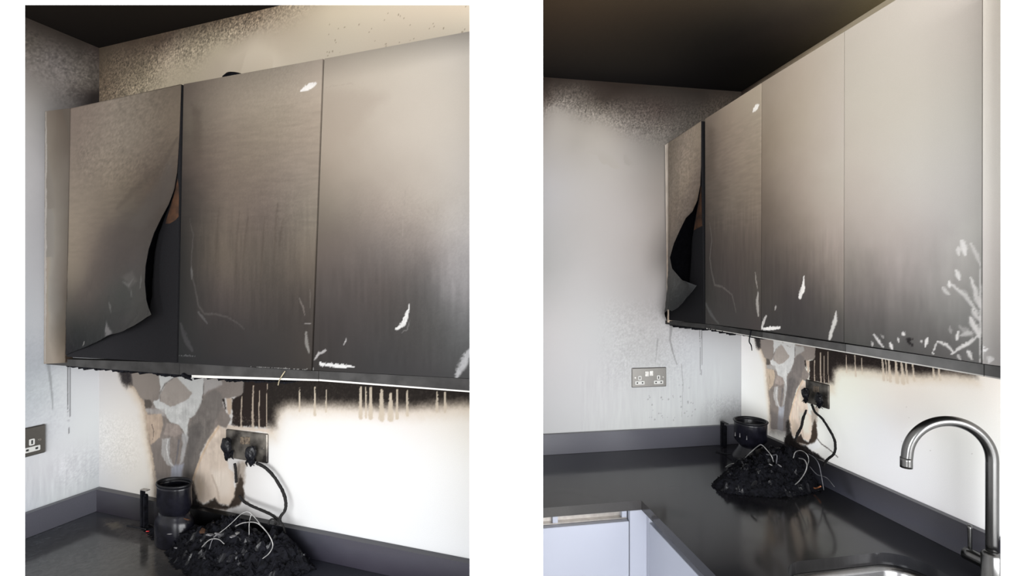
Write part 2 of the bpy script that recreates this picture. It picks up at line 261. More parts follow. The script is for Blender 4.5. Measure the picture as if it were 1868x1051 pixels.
  ('line',[(0.9094,0.4525),(0.9094,0.4228),(0.9094,0.3931)],0.0013011797362942402,0.003122831367106176,(133,124,111),0.92,0.4),
  ('line',[(1.0196,0.4654),(1.0196,0.4268),(1.0196,0.3883)],0.0032529493407356005,0.007807078417765441,(133,124,111),0.92,0.4),
  ('line',[(1.0357,0.4664),(1.0357,0.4275),(1.0357,0.3886)],0.0016264746703678003,0.0039035392088827203,(133,124,111),0.92,0.4),
  ('line',[(1.0505,0.4674),(1.0505,0.4286),(1.0505,0.3899)],0.00357824427480916,0.008587786259541985,(133,124,111),0.92,0.4),
  ('line',[(1.0835,0.4615),(1.0835,0.4263),(1.0835,0.3911)],0.0045541290770298405,0.010929909784871617,(133,124,111),0.92,0.4),
  ('line',[(1.1103,0.4552),(1.1103,0.424),(1.1103,0.3928)],0.0045541290770298405,0.010929909784871617,(133,124,111),0.92,0.4),
  ('line',[(1.1294,0.4673),(1.1294,0.4309),(1.1294,0.3945)],0.0022770645385149202,0.005464954892435809,(133,124,111),0.92,0.4),
  ('line',[(1.1593,0.4666),(1.1593,0.4361),(1.1593,0.4055)],0.0022770645385149202,0.005464954892435809,(133,124,111),0.92,0.4),
  ('line',[(1.2433,0.4697),(1.2433,0.4458),(1.2433,0.4219)],0.00211441707147814,0.005074600971547536,(133,124,111),0.92,0.4),
  ('line',[(1.2651,0.4702),(1.2651,0.4462),(1.2651,0.4222)],0.00195176960444136,0.004684247050659264,(133,124,111),0.92,0.4),
  ('speck',(0,1.3,1.2,1.6),0.0034,0.55,0.0,0.47),
  ('speck',(0,0.22,0.09,0.35),0.0035,0.1,0.0,1.0),
  ('dots',(0.9,1.35,1.3,1.44),45,0.0016,(76,65,52),0.7),
],
'A_ceil': [
  ('ctrl',[(0.0612,-0.2045,23,19,16),(0.0461,-0.0133,18,15,13),(0.4182,-0.0843,24,20,16),(0.7367,-0.0053,25,22,18)],-9,9),
],
'A_door0': [
  ('ctrl',[(0.0564,1.2416,71,64,57),(0.0564,1.095,77,71,64),(0.0865,0.8497,77,72,66),(0.0564,0.6876,82,78,73),(0.0514,0.5407,93,86,78),(0.1064,0.5913,54,48,41),(0.1113,1.0905,69,63,57),(0.1064,0.7686,67,61,55)],-9,9),
  ('line',[(0.0157,1.2545),(0.0131,0.8682),(0.0105,0.5061)],0.006,0.006,(118,114,110),0.8,0.6),  # painted highlight along the filler's rounded left edge
  ('line',[(0.1162,0.672),(0.1088,0.6075),(0.1039,0.5106)],0.003,0.005,(33,26,21),0.8,0.6),
],
'A_door1': [
  ('ctrl',[(0.1792,1.2276,82,73,66),(0.3624,1.237,91,83,74),(0.5308,1.2456,88,79,69),(0.203,1.083,83,75,67),(0.3842,1.1135,87,79,70),(0.5308,1.1728,83,74,64),(0.5105,1.0578,67,59,52),(0.3624,1.0092,75,67,58),(0.1792,0.9264,85,77,68),(0.2955,0.9211,69,62,55),(0.4483,1.0034,62,54,47),(0.1552,0.7681,77,70,62),(0.2265,0.8145,68,61,55),(0.4058,0.9161,57,52,47),(0.318,0.828,54,49,46),(0.203,0.6889,49,45,42),(0.4058,0.8109,53,49,47),(0.3624,0.7055,43,43,41),(0.2498,0.6113,30,30,29),(0.1552,0.6088,28,28,27),(0.3842,0.6452,41,40,39),(0.4483,0.6762,46,45,43),(0.1309,0.544,20,19,20)],-9,9),
  ('poly',[(0.3562,0.7571),(0.3946,0.7727),(0.4172,0.7461),(0.3869,0.725)],(67,64,62),0.5,0.008,0.006),
  ('poly',[(0.2981,0.6326),(0.3445,0.6041),(0.3092,0.595)],(81,79,79),0.8,0.003,0.003),
  ('line',[(0.1953,0.5747),(0.197,0.5609)],0.002,0.002,(98,97,95),0.8,0.4),
  ('line',[(0.5608,1.126),(0.5105,1.0578),(0.4165,1.0056),(0.3292,0.9502)],0.012,0.02,(53,47,41),0.35,0.9),
  ('streak',(0.1,0.62,0.8,1.3),0.03,0.005,0.035),
  ('poly',[(0.4143,0.9356),(0.493,0.9868),(0.5463,1.0596),(0.55,0.9723),(0.4852,0.9155),(0.4461,0.8503),(0.3656,0.7731),(0.2647,0.7276),(0.1588,0.6917),(0.23,0.7863),(0.2818,0.9017)],(50,45,42),0.45,0.03,0.012),
  ('poly',[(0.4852,1.0094),(0.5388,1.0712),(0.5463,0.9997),(0.516,0.9469),(0.4775,0.9269),(0.4143,0.885),(0.382,0.9089)],(64,60,56),0.35,0.015,0.01),
  ('line',[(0.3574,0.7447),(0.382,0.7332),(0.4022,0.7557)],0.005,0.004,(76,75,73),0.6,0.8),
  ('line',[(0.4303,0.7612),(0.4319,0.7275)],0.005,0.004,(76,75,73),0.6,0.8),
  ('line',[(0.3941,0.7219),(0.3982,0.6993)],0.005,0.004,(76,75,73),0.6,0.8),
  ('line',[(0.3031,0.6871),(0.3157,0.6613)],0.005,0.004,(76,75,73),0.6,0.8),
  ('speck',(0.1,0.6,0.95,1.3),0.005,0.15,0.0,1.0),
],
'A_door2': [
  ('ctrl',[(0.6003,1.2438,75,67,60),(0.7047,1.2372,88,80,71),(0.8812,1.2404,102,94,84),(1.0032,1.2426,115,106,96),(0.6003,1.1507,63,57,50),(0.7047,1.1396,77,69,61),(0.8812,1.1339,91,83,73),(1.0032,1.1204,100,91,81),(0.61,1.0497,55,48,43),(0.795,1.0346,75,67,59),(0.9473,1.0221,86,78,70),(0.6003,0.9502,40,36,33),(0.7047,0.9443,62,55,49),(0.8472,0.896,62,55,50),(0.9715,0.8904,73,67,60),(0.5905,0.8359,33,31,29),(0.7047,0.8049,56,50,44),(0.8472,0.7886,52,47,42),(0.9715,0.7865,60,54,48),(0.5905,0.6923,31,30,29),(0.7047,0.7212,47,42,39),(0.8472,0.708,42,38,35),(0.9634,0.6956,42,38,35),(0.5905,0.5631,28,28,28),(0.7047,0.5957,30,28,28),(0.8472,0.6006,32,30,29),(0.9715,0.5789,35,32,30)],-9,9),
  ('poly',[(0.61,1.2069),(0.6408,1.1889),(0.6446,1.061),(0.6139,1.0636)],(55,48,42),0.5,0.012,0.006),
  ('line',[(0.6026,0.9065),(0.6142,0.8658),(0.6074,0.7956),(0.6122,0.7553),(0.6244,0.7151),(0.6346,0.6801),(0.6547,0.6605),(0.6911,0.6611),(0.7301,0.6544),(0.7682,0.6383),(0.787,0.6243)],0.003,0.005,(65,62,60),0.45,0.9),
  ('line',[(0.6074,0.7805),(0.6094,0.7503)],0.005,0.005,(82,81,80),0.5,0.8),
  ('line',[(0.5694,0.6336),(0.5902,0.5886),(0.6108,0.5641)],0.01,0.012,(50,49,50),0.6,0.7),
  ('line',[(0.6312,0.6651),(0.6647,0.6358)],0.006,0.004,(73,72,72),0.5,0.8),
  ('poly',[(0.6714,0.6459),(0.7236,0.6543),(0.7933,0.6293),(0.7933,0.5621),(0.6581,0.5562)],(30,28,27),0.5,0.02,0.008),
  ('line',[(0.5624,0.5494),(0.621,0.5505)],0.0015,0.0015,(76,76,77),0.7,0.5),
  ('line',[(0.9633,1.1965),(0.9846,1.2024),(1.0041,1.2062)],0.007,0.009,(150,147,143),1.0,0.25),
  ('line',[(0.9572,0.7048),(0.9657,0.6842),(0.9742,0.6615)],0.004,0.002,(82,77,73),0.6,0.7),
  ('line',[(0.977,0.6251),(0.9787,0.5932),(0.9854,0.5753)],0.007,0.006,(88,86,83),0.8,0.6),
  ('line',[(0.9742,0.6433),(0.9899,0.6436)],0.002,0.003,(101,98,96),0.7,0.5),
  ('line',[(0.9882,0.7254),(0.9899,0.68)],0.003,0.002,(70,65,61),0.5,0.7),
  ('line',[(0.7783,0.5303),(0.8818,0.532),(0.9798,0.5345)],0.001,0.001,(113,112,110),0.8,0.3),
  ('line',[(0.7047,0.9304),(0.6955,0.854),(0.6917,0.7772)],0.005,0.007,(45,39,34),0.32,0.95),
  ('line',[(0.7719,0.92),(0.763,0.8415),(0.7594,0.7626)],0.005,0.007,(45,39,34),0.32,0.95),
  ('line',[(0.7985,0.905),(0.7897,0.8543),(0.7862,0.8033)],0.005,0.007,(45,39,34),0.32,0.95),
  ('line',[(0.8523,0.9025),(0.8437,0.8189),(0.8403,0.7349)],0.005,0.007,(45,39,34),0.32,0.95),
  ('line',[(0.8929,0.9337),(0.8845,0.8611),(0.8812,0.788)],0.005,0.007,(45,39,34),0.32,0.95),
  ('line',[(0.9096,0.8932),(0.9012,0.8605),(0.8979,0.8275)],0.005,0.007,(45,39,34),0.32,0.95),
  ('streak',(0.6,1.03,0.62,1.0),0.007,0.07,0.05),
  ('streak',(0.55,1.05,0.85,1.27),0.04,0.006,0.035),
  ('speck',(0.55,1.05,0.5,1.3),0.003,0.05,0.0,1.0),
],
'A_door3': [
  ('ctrl',[(1.0498,1.2422,113,105,95),(1.1895,1.246,123,116,106),(1.3888,1.2497,134,128,120),(1.0498,1.1407,107,99,89),(1.1895,1.1242,117,110,101),(1.3888,1.1006,129,123,115),(1.0498,1.0137,95,87,78),(1.1895,1.0023,108,101,93),(1.3888,0.986,125,120,114),(1.0421,0.8999,74,68,61),(1.1895,0.8926,90,83,77),(1.2988,0.8872,103,97,91),(1.3888,0.8828,119,115,111),(1.0421,0.8108,60,54,50),(1.1895,0.8073,67,62,59),(1.2988,0.8047,83,78,75),(1.3888,0.8026,107,104,103),(1.0421,0.7218,46,42,40),(1.1895,0.722,49,45,43),(1.2988,0.7222,57,55,54),(1.3888,0.7223,90,88,88),(1.0421,0.6327,36,33,32),(1.1895,0.6367,39,37,36),(1.2988,0.6397,44,43,42),(1.3888,0.6421,62,62,62),(1.0267,0.5557,32,30,29),(1.1895,0.5636,34,33,33),(1.2988,0.5689,38,37,37),(1.3888,0.5619,45,45,45),(1.5658,0.9715,129,124,120),(1.5658,0.6469,85,84,83)],-9,9),
  ('line',[(1.2567,0.7004),(1.2472,0.6665),(1.2399,0.6495),(1.2244,0.6373)],0.001,0.009,(136,135,133),1.0,0.35),
  ('line',[(1.2543,0.6583),(1.2496,0.6371),(1.2351,0.6274)],0.003,0.002,(85,83,82),0.5,0.7),
  ('line',[(1.0897,0.6098),(1.0833,0.5971)],0.004,0.002,(106,104,103),0.9,0.5),
  ('line',[(1.0187,0.5496),(1.0621,0.5483),(1.1106,0.5481)],0.005,0.0045,(139,138,137),1.0,0.35),
  ('line',[(1.0187,0.5519),(1.0242,0.5454)],0.006,0.004,(139,138,137),1.0,0.35),
  ('line',[(1.001,0.5601),(1.0132,0.5742),(1.0324,0.5818)],0.005,0.005,(115,113,112),0.85,0.6),
  ('line',[(1.3962,0.5968),(1.3874,0.5763),(1.3652,0.5366)],0.014,0.01,(129,129,130),0.8,0.7),
  ('line',[(0.9955,0.5417),(0.9977,0.5327)],0.003,0.003,(115,114,113),0.8,0.5),
  ('poly',[(1.0265,1.1861),(1.1367,1.1718),(1.1987,1.1516),(1.1656,1.1353),(1.1319,1.0981),(1.0875,1.0611),(1.0265,1.0457)],(101,92,83),0.35,0.02,0.006),
  ('line',[(1.0317,1.194),(1.0674,1.1955),(1.1073,1.1943),(1.1367,1.1924)],0.002,0.001,(101,94,85),0.5,0.5),
  ('line',[(1.2448,0.9407),(1.239,0.8777),(1.2375,0.8313)],0.002,0.001,(97,91,85),0.5,0.5),
  ('streak',(1.0,1.5,0.55,0.88),0.009,0.08,0.045),
  ('speck',(1.0,1.5,0.5,1.0),0.003,0.04,0.0,1.0),
],
'A_left': [
  ('ctrl',[(0.1867,1.5096,43,38,34),(0.1739,1.4513,67,62,57),(0.1205,1.5021,46,41,37),(0.1205,1.4265,80,75,72),(0.0482,1.5028,43,38,34),(0.0482,1.4412,70,65,60),(0.0142,1.492,51,45,41),(0.0095,1.4041,60,55,50),(0.0482,1.362,70,65,61),(0.0252,1.3477,38,34,32),(0.1065,1.3139,86,82,79),(0.1739,1.3538,100,95,91),(0.1739,1.2563,123,120,117),(0.1609,1.097,131,129,129),(0.1739,0.9314,134,133,134),(0.1609,0.7693,134,134,136),(0.1739,0.6065,139,141,144),(0.1609,0.5071,133,136,140),(0.1205,0.4508,152,155,157),(0.0482,0.438,160,161,163),(0.0482,0.2796,168,170,171),(0.1205,0.2994,162,164,167),(0.1739,0.4115,144,148,151),(0.1739,0.184,163,164,167),(0.1065,0.1598,166,167,170),(0.0252,0.1305,155,157,159),(0.1205,0.0807,159,162,164),(0.1739,0.0784,155,158,162)],-9,9),
  ('speck',(0,0.3,1.25,1.55),0.0045,0.35,0.0,0.42),
  ('speck',(0.05,0.3,0.2,0.65),0.005,0.045,0.0,1.0),
  ('speck',(0,0.14,0.07,0.25),0.004,0.06,0.0,1.0),
  ('line',[(0.0866,0.486),(0.0859,0.3587),(0.0852,0.2553)],0.0024,0.001,(72,72,74),0.85,0.4),
  ('line',[(0.0808,0.4851),(0.0808,0.3748),(0.0837,0.2721)],0.0026,0.001,(76,76,78),0.8,0.4),
  ('line',[(0.1369,0.4953),(0.1315,0.4527),(0.1274,0.3934),(0.1246,0.3508)],0.006,0.002,(92,94,95),0.5,0.8),
  ('streak',(0.02,0.22,0.07,0.28),0.006,0.06,0.04),
],
'A_up': [
  ('ctrl',[(0.0573,0.0382,40,39,44),(0.1844,0.0303,38,37,40),(0.3284,0.0347,20,19,21),(0.5501,0.0601,13,13,14),(0.7126,0.0542,14,14,16),(0.8268,0.0351,24,24,29),(0.8726,0.0428,37,37,43),(0.9698,0.0304,44,43,50),(1.3306,0.0481,47,46,52)],-9,9),
  ('poly',[(0.8082,0.0769),(0.8361,0.0516),(0.8635,0.0118),(0.8906,-0.0128),(0.7894,-0.0313),(0.7514,0.068)],(20,20,25),0.7,0.02,0.006),
],
'A_work': [
  ('ctrl',[(0.1015,-0.2247,54,56,59),(0.2873,-0.2728,61,61,61),(0.0799,-0.0643,52,53,57),(0.3776,-0.1317,59,58,57),(0.2545,0.0329,36,36,40),(0.5553,-0.1825,49,48,48),(0.6246,-0.0485,16,16,21),(0.8233,-0.0923,21,22,28),(0.8674,-0.0243,29,30,37),(1.0185,-0.0392,38,39,45),(0.4534,0.0615,23,22,24),(1.3114,0.0229,56,56,64),(0.2147,-0.0555,43,42,43)],-9,9),
  ('poly',[(0.0758,-0.0467),(0.1859,-0.021),(0.3099,-0.0234),(0.4938,-0.0926),(0.6357,-0.1555),(0.6048,-0.176),(0.4497,-0.1368),(0.3011,-0.111),(0.1512,-0.0769)],(82,78,75),0.5,0.012,0.008),
  ('poly',[(0.14,-0.0625),(0.1607,-0.0445),(0.2141,-0.0628),(0.1972,-0.0826)],(102,96,85),0.6,0.006,0.004),
  ('speck',(0.0,0.6,-0.4,0),0.008,0.2,0.0,1.0),
],
'B_back': [
  ('ctrl',[(0.0705,0.4463,239,236,233),(0.0509,0.1877,243,243,239),(0.7109,0.2735,243,243,243),(0.9639,0.3457,243,242,237),(0.9639,0.1611,243,243,243),(0.6487,0.1234,243,243,243),(0.805,0.4033,243,236,227),(0.6269,0.3645,243,243,232),(1.0568,0.4582,239,233,225),(0.1087,0.0768,236,232,226)],-9,1.0),
  ('ctrl',[(0.1813,1.6802,60,50,40),(0.3436,1.6762,105,92,75),(0.5337,1.6775,135,122,102),(0.7109,1.6761,160,148,126),(0.031,1.6685,48,40,34)],1.0,9),
  ('poly',[(0.4975,0.5575),(0.9954,0.5569),(1.0062,0.4787),(0.9427,0.4743),(0.8554,0.4551),(0.7857,0.4472),(0.7123,0.446),(0.6102,0.4377),(0.557,0.4288),(0.5422,0.3925),(0.5354,0.3533),(0.513,0.3504),(0.5072,0.5151)],(220,202,178),0.7,0.027200000000000002,0.005),
  ('poly',[(0.4966,0.5859),(0.9919,0.5816),(1.0034,0.4991),(0.9403,0.4939),(0.8531,0.4767),(0.7837,0.4679),(0.7108,0.4658),(0.6091,0.4579),(0.5561,0.4495),(0.5377,0.4326),(0.5312,0.3897),(0.4314,0.3838),(0.4433,0.5097)],(44,38,36),1.0,0.0176,0.004),
  ('poly',[(0.0988,0.5146),(0.1155,0.4639),(0.1368,0.4411),(0.1605,0.4),(0.1667,0.3532),(0.1728,0.296),(0.1837,0.2351),(0.1914,0.1691),(0.19,0.1173),(0.226,0.1238),(0.2323,0.4169),(0.1986,0.5223)],(228,204,176),0.7,0.024,0.003),
  ('poly',[(0.102,0.5148),(0.1223,0.4738),(0.1495,0.4424),(0.1685,0.4039),(0.1738,0.3732),(0.1755,0.3287),(0.1834,0.278),(0.1902,0.2361),(0.198,0.1702),(0.197,0.1358),(0.2263,0.141),(0.2323,0.4169),(0.1986,0.5223)],(138,117,99),0.45,0.009600000000000001,0.005),
  ('poly',[(0.1118,0.5216),(0.1226,0.4799),(0.1559,0.4461),(0.1766,0.411),(0.1803,0.3801),(0.1819,0.3295),(0.1882,0.2786),(0.1966,0.237),(0.2029,0.171),(0.2016,0.1228),(0.3116,0.1425),(0.315,0.2061),(0.3273,0.247),(0.3333,0.2735),(0.354,0.3265),(0.3741,0.3537),(0.3855,0.3703),(0.4054,0.3667),(0.4137,0.3827),(0.4191,0.3953),(0.4133,0.4065),(0.4048,0.4115),(0.3976,0.4284),(0.3931,0.4469),(0.4181,0.4538),(0.4426,0.4606),(0.4492,0.4713),(0.451,0.5082),(0.4488,0.547)],(147,137,130),1.0,0.0016,0.004),
  ('poly',[(0.0956,0.5143),(0.1274,0.5167),(0.1385,0.4813),(0.1362,0.4658),(0.1216,0.4567),(0.1061,0.4693)],(46,43,44),0.9,0.009600000000000001,0.006),
  ('poly',[(0.1368,0.5175),(0.2167,0.5237),(0.2182,0.4641),(0.2083,0.4328),(0.1833,0.4226),(0.1615,0.4281),(0.141,0.4663)],(151,141,134),1.0,0.0024000000000000002,0.003),
  ('poly',[(0.2183,0.5238),(0.2643,0.5273),(0.2757,0.5049),(0.3163,0.4937),(0.3449,0.5048),(0.3421,0.458),(0.3364,0.4278),(0.3217,0.3931),(0.304,0.382),(0.2979,0.3628),(0.3021,0.3259),(0.2974,0.3001),(0.2857,0.3426),(0.2738,0.3598),(0.2466,0.3659),(0.2347,0.3863),(0.2044,0.4047),(0.1986,0.4196),(0.2174,0.4307),(0.2212,0.4614)],(218,217,214),1.0,0.0016,0.004),
  ('poly',[(0.2585,0.5269),(0.342,0.5333),(0.3435,0.5019),(0.3163,0.4922),(0.2787,0.5051)],(218,217,214),1.0,0.0016,0.003),
  ('poly',[(0.2668,0.4997),(0.2842,0.4821),(0.3132,0.4552),(0.3014,0.4391),(0.2747,0.4214),(0.2504,0.4112),(0.2203,0.4233),(0.2208,0.4432),(0.2366,0.4748)],(175,165,157),1.0,0.0016,0.003),
  ('poly',[(0.2366,0.4748),(0.2208,0.4432),(0.2203,0.4233),(0.2185,0.4246),(0.2184,0.449),(0.2336,0.4761),(0.2668,0.5012),(0.2668,0.4988)],(119,111,106),0.7,0.0016,0.002),
  ('poly',[(0.1733,0.4247),(0.1927,0.4257),(0.1972,0.4101),(0.1919,0.3996),(0.1746,0.3977)],(99,92,86),1.0,0.0016,0.003),
  ('poly',[(0.1761,0.397),(0.232,0.403),(0.2346,0.3801),(0.2038,0.3828),(0.1788,0.3831)],(183,179,175),0.8,0.0032,0.004),
  ('poly',[(0.3449,0.502),(0.3898,0.503),(0.3941,0.489),(0.3732,0.4756),(0.3535,0.4635),(0.345,0.4538)],(185,182,178),0.9,0.0032,0.004),
  ('line',[(0.3444,0.5048),(0.3426,0.4581),(0.3386,0.4281)],0.0009599999999999999,0.00064,(76,72,69),0.7,0.3),
  ('poly',[(0.1787,0.38),(0.2224,0.3856),(0.2285,0.3543),(0.2177,0.3149),(0.1885,0.2868),(0.1819,0.3295)],(201,182,161),1.0,0.0024000000000000002,0.004),
  ('line',[(0.1935,0.3501),(0.1986,0.3316),(0.1954,0.3056)],0.0016,0.0008,(103,92,84),0.8,0.3),
  ('poly',[(0.2373,0.3617),(0.2738,0.3583),(0.2841,0.3361),(0.2611,0.3232),(0.2289,0.3259)],(172,159,151),1.0,0.0024000000000000002,0.003),
  ('poly',[(0.3024,0.3633),(0.3128,0.383),(0.3392,0.4311),(0.3535,0.462),(0.3732,0.4726),(0.393,0.4629),(0.3976,0.4284),(0.3739,0.378),(0.3569,0.3331),(0.3333,0.2735),(0.315,0.2061),(0.3116,0.1425),(0.2757,0.1361),(0.2779,0.1968),(0.2847,0.247),(0.2911,0.2801)],(130,123,119),0.9,0.0048000000000000004,0.005),
  ('poly',[(0.3023,0.3571),(0.3276,0.3724),(0.3451,0.3623),(0.3153,0.2709),(0.3027,0.2008),(0.281,0.1973),(0.2846,0.2405),(0.2974,0.3001)],(112,107,105),0.75,0.0064,0.004),
  ('poly',[(0.1916,0.2856),(0.2238,0.3093),(0.2211,0.2637),(0.2472,0.2316),(0.2433,0.1911),(0.2032,0.1845),(0.1966,0.237)],(141,132,125),1.0,0.0032,0.004),
  ('poly',[(0.2238,0.3093),(0.2472,0.3188),(0.2446,0.2606),(0.2551,0.236),(0.2612,0.2255),(0.2347,0.2345),(0.2195,0.2635)],(191,188,185),0.9,0.0024000000000000002,0.004),
  ('line',[(0.241,0.3116),(0.2357,0.2852),(0.2443,0.2409),(0.2566,0.2297)],0.0024000000000000002,0.0016,(231,230,228),0.8,0.4),
  ('poly',[(0.2811,0.3421),(0.3021,0.3259),(0.2943,0.2933),(0.2847,0.2502),(0.2722,0.232),(0.2822,0.298)],(189,187,185),0.9,0.0024000000000000002,0.004),
  ('line',[(0.2732,0.3127),(0.2681,0.2705),(0.2613,0.2369)],0.004,0.0024000000000000002,(124,121,123),0.8,0.4),
  ('poly',[(0.2503,0.2287),(0.2862,0.244),(0.2795,0.197),(0.2757,0.1361),(0.2422,0.1301),(0.2465,0.1916)],(179,182,191),0.9,0.0048000000000000004,0.003),
  ('poly',[(0.1988,0.2007),(0.2465,0.195),(0.2841,0.1945),(0.3119,0.2056),(0.3115,0.1223),(0.1961,0.1009)],(99,94,93),0.55,0.016,0.004),
  ('poly',[(0.384,0.3717),(0.4077,0.3625),(0.4089,0.2814),(0.4158,0.2463),(0.4288,0.2405),(0.4316,0.1964),(0.4389,0.1621),(0.4237,0.1166),(0.4145,0.1347),(0.3877,0.1347),(0.3697,0.143),(0.3454,0.1268),(0.3208,0.1375),(0.3133,0.1629),(0.3119,0.1991),(0.3273,0.247),(0.3378,0.2773),(0.3583,0.3272),(0.3741,0.3537)],(241,222,204),1.0,0.0032,0.004),
  ('line',[(0.3855,0.3673),(0.3598,0.3243),(0.3393,0.2759),(0.3288,0.2457),(0.315,0.2029),(0.3124,0.1727)],0.0048000000000000004,0.004,(230,202,170),0.7,0.6),
  ('poly',[(0.3283,0.1938),(0.3465,0.2034),(0.3617,0.183),(0.3649,0.1537),(0.3466,0.1303),(0.3282,0.1337)],(200,183,167),0.6,0.008,0.004),
  ('poly',[(0.3644,0.2355),(0.4115,0.2429),(0.4266,0.2102),(0.4185,0.1666),(0.395,0.1558),(0.3768,0.1855)],(243,243,229),0.7,0.011200000000000002,0.006),
  ('poly',[(0.3222,0.2027),(0.3344,0.2112),(0.3435,0.1799),(0.3374,0.1455),(0.3266,0.1435)],(221,200,176),0.6,0.008,0.005),
  ('line',[(0.3675,0.2198),(0.3827,0.18),(0.3891,0.1448)],0.0032,0.0048000000000000004,(211,194,176),0.7,0.6),
  ('poly',[(0.3204,0.134),(0.3436,0.1224),(0.3649,0.1404),(0.377,0.1526),(0.3877,0.1346),(0.4161,0.1315),(0.4304,0.1622),(0.4369,0.2023),(0.4537,0.2242),(0.4572,0.1638),(0.4426,0.1364),(0.4074,0.1182),(0.362,0.1113),(0.3219,0.1122)],(60,51,46),1.0,0.004,0.004),
  ('poly',[(0.3125,0.1105),(0.3529,0.1106),(0.3833,0.117),(0.4104,0.1188),(0.4108,0.0852),(0.3123,0.0655)],(138,121,106),0.8,0.0064,0.005),
  ('poly',[(0.3713,0.1046),(0.3954,0.1159),(0.4104,0.1154),(0.4424,0.1447),(0.4567,0.1572),(0.4744,0.1441),(0.4747,0.131),(0.4432,0.1084),(0.3956,0.0991)],(243,243,243),0.9,0.0032,0.004),
  ('poly',[(0.4281,0.256),(0.4504,0.2796),(0.4673,0.2775),(0.4595,0.2483),(0.4576,0.2102),(0.4552,0.1907),(0.4365,0.1906),(0.4329,0.2315)],(172,157,143),0.8,0.0064,0.005),
  ('poly',[(0.4274,0.1304),(0.435,0.1904),(0.4471,0.2338),(0.4562,0.21),(0.4587,0.1655),(0.4447,0.1402)],(69,59,51),0.95,0.004,0.004),
  ('line',[(0.4588,0.1591),(0.4793,0.145),(0.5136,0.1369),(0.5364,0.1284),(0.5534,0.1205)],0.0032,0.0032,(65,57,52),0.7,0.6),
  ('poly',[(0.3126,0.1309),(0.322,0.1427),(0.3266,0.1267),(0.3405,0.1139),(0.3773,0.1091),(0.4044,0.1109),(0.4374,0.1006),(0.4668,0.1014),(0.4962,0.089),(0.497,0.0624),(0.2832,0.0174),(0.2841,0.1085)],(25,22,22),0.95,0.0048000000000000004,0.006),
  ('poly',[(0.2974,0.1787),(0.3129,0.1912),(0.3205,0.1592),(0.3251,0.1297),(0.3156,0.1008),(0.2967,0.0972)],(33,30,29),0.8,0.008,0.006),
  ('poly',[(0.4109,0.3764),(0.518,0.3762),(0.5183,0.3675),(0.4083,0.3626)],(230,213,196),0.9,0.0024000000000000002,0.003),
  ('poly',[(0.4504,0.5361),(0.5119,0.541),(0.5123,0.3828),(0.4417,0.3756),(0.4194,0.3774),(0.4218,0.4015),(0.4195,0.4525),(0.4426,0.4592),(0.4505,0.4714)],(50,43,40),1.0,0.0024000000000000002,0.005),
  ('poly',[(0.3946,0.4485),(0.4015,0.4492),(0.4061,0.4204),(0.4019,0.42)],(57,50,47),1.0,0.0016,0.003),
  ('poly',[(0.4043,0.4495),(0.4204,0.4512),(0.4189,0.4071),(0.4105,0.4061)],(206,185,166),1.0,0.0024000000000000002,0.003),
  ('speck',(0.1356,0.4483,0.1961,0.4872),0.016,0.1,0.0,1.0),
  ('streak',(0.1827,0.4049,0.1886,0.5031),0.006,0.05,0.05),
  ('line',[(0.4463,0.4581),(0.445,0.4166),(0.4467,0.3748)],0.0017280000000000002,0.00288,(211,194,175),0.9,0.5),
  ('line',[(0.475,0.4907),(0.4744,0.4351),(0.4769,0.3785)],0.0023039999999999996,0.0038399999999999997,(211,194,175),0.9,0.5),
  ('line',[(0.4915,0.481),(0.491,0.4296),(0.4934,0.3776)],0.0013440000000000001,0.0022400000000000002,(211,194,175),0.9,0.5),
  ('line',[(0.5098,0.4994),(0.5098,0.4417),(0.5126,0.3829)],0.001056,0.0017600000000000003,(211,194,175),0.9,0.5),
  ('speck',(0.1792,0.4045,0.2207,0.4909),0.003,0.05,0.0,1.0),
  ('dots',(0.4188,0.5121,0.3887,0.413),60,0.0012000000000000001,(119,106,97),0.6),
  ('line',[(0.589,0.4975),(0.5906,0.4668),(0.5923,0.4357)],0.0013011797362942402,0.003122831367106176,(221,206,186),0.92,0.4),
  ('line',[(0.6251,0.5009),(0.6272,0.4655),(0.6294,0.4297)],0.0016915336571825125,0.0040596807772380296,(221,206,186),0.92,0.4),
  ('line',[(0.6517,0.498),(0.6536,0.4697),(0.6555,0.441)],0.001040943789035392,0.0024982650936849413,(221,206,186),0.92,0.4),
  ('line',[(0.7293,0.5105),(0.7323,0.4736),(0.7353,0.4363)],0.0026023594725884803,0.006245662734212352,(221,206,186),0.92,0.4),
  ('line',[(0.7407,0.5115),(0.7438,0.4743),(0.747,0.4366)],0.0013011797362942402,0.003122831367106176,(221,206,186),0.92,0.4),
  ('line',[(0.7512,0.5125),(0.7544,0.4754),(0.7577,0.4378)],0.0028625954198473287,0.006870229007633589,(221,206,186),0.92,0.4),
  ('line',[(0.7754,0.507),(0.7785,0.4732),(0.7817,0.439)],0.0036433032616238724,0.008743927827897294,(221,206,186),0.92,0.4),
  ('line',[(0.7953,0.5011),(0.7982,0.471),(0.8011,0.4406)],0.0036433032616238724,0.008743927827897294,(221,206,186),0.92,0.4),
  ('line',[(0.808,0.5127),(0.8115,0.4777),(0.815,0.4423)],0.0018216516308119362,0.004371963913948647,(221,206,186),0.92,0.4),
  ('line',[(0.8298,0.5121),(0.8328,0.4828),(0.8359,0.4531)],0.0018216516308119362,0.004371963913948647,(221,206,186),0.92,0.4),
  ('line',[(0.8907,0.5154),(0.8933,0.4924),(0.896,0.4691)],0.0016915336571825125,0.0040596807772380296,(221,206,186),0.92,0.4),
  ('line',[(0.9066,0.5159),(0.9093,0.4928),(0.9121,0.4695)],0.001561415683553088,0.0037473976405274115,(221,206,186),0.92,0.4),
  ('dots',(0.5815,1.0316,0.248,0.3939),10,0.001,(161,156,151),0.6),
],
'B_ceil': [
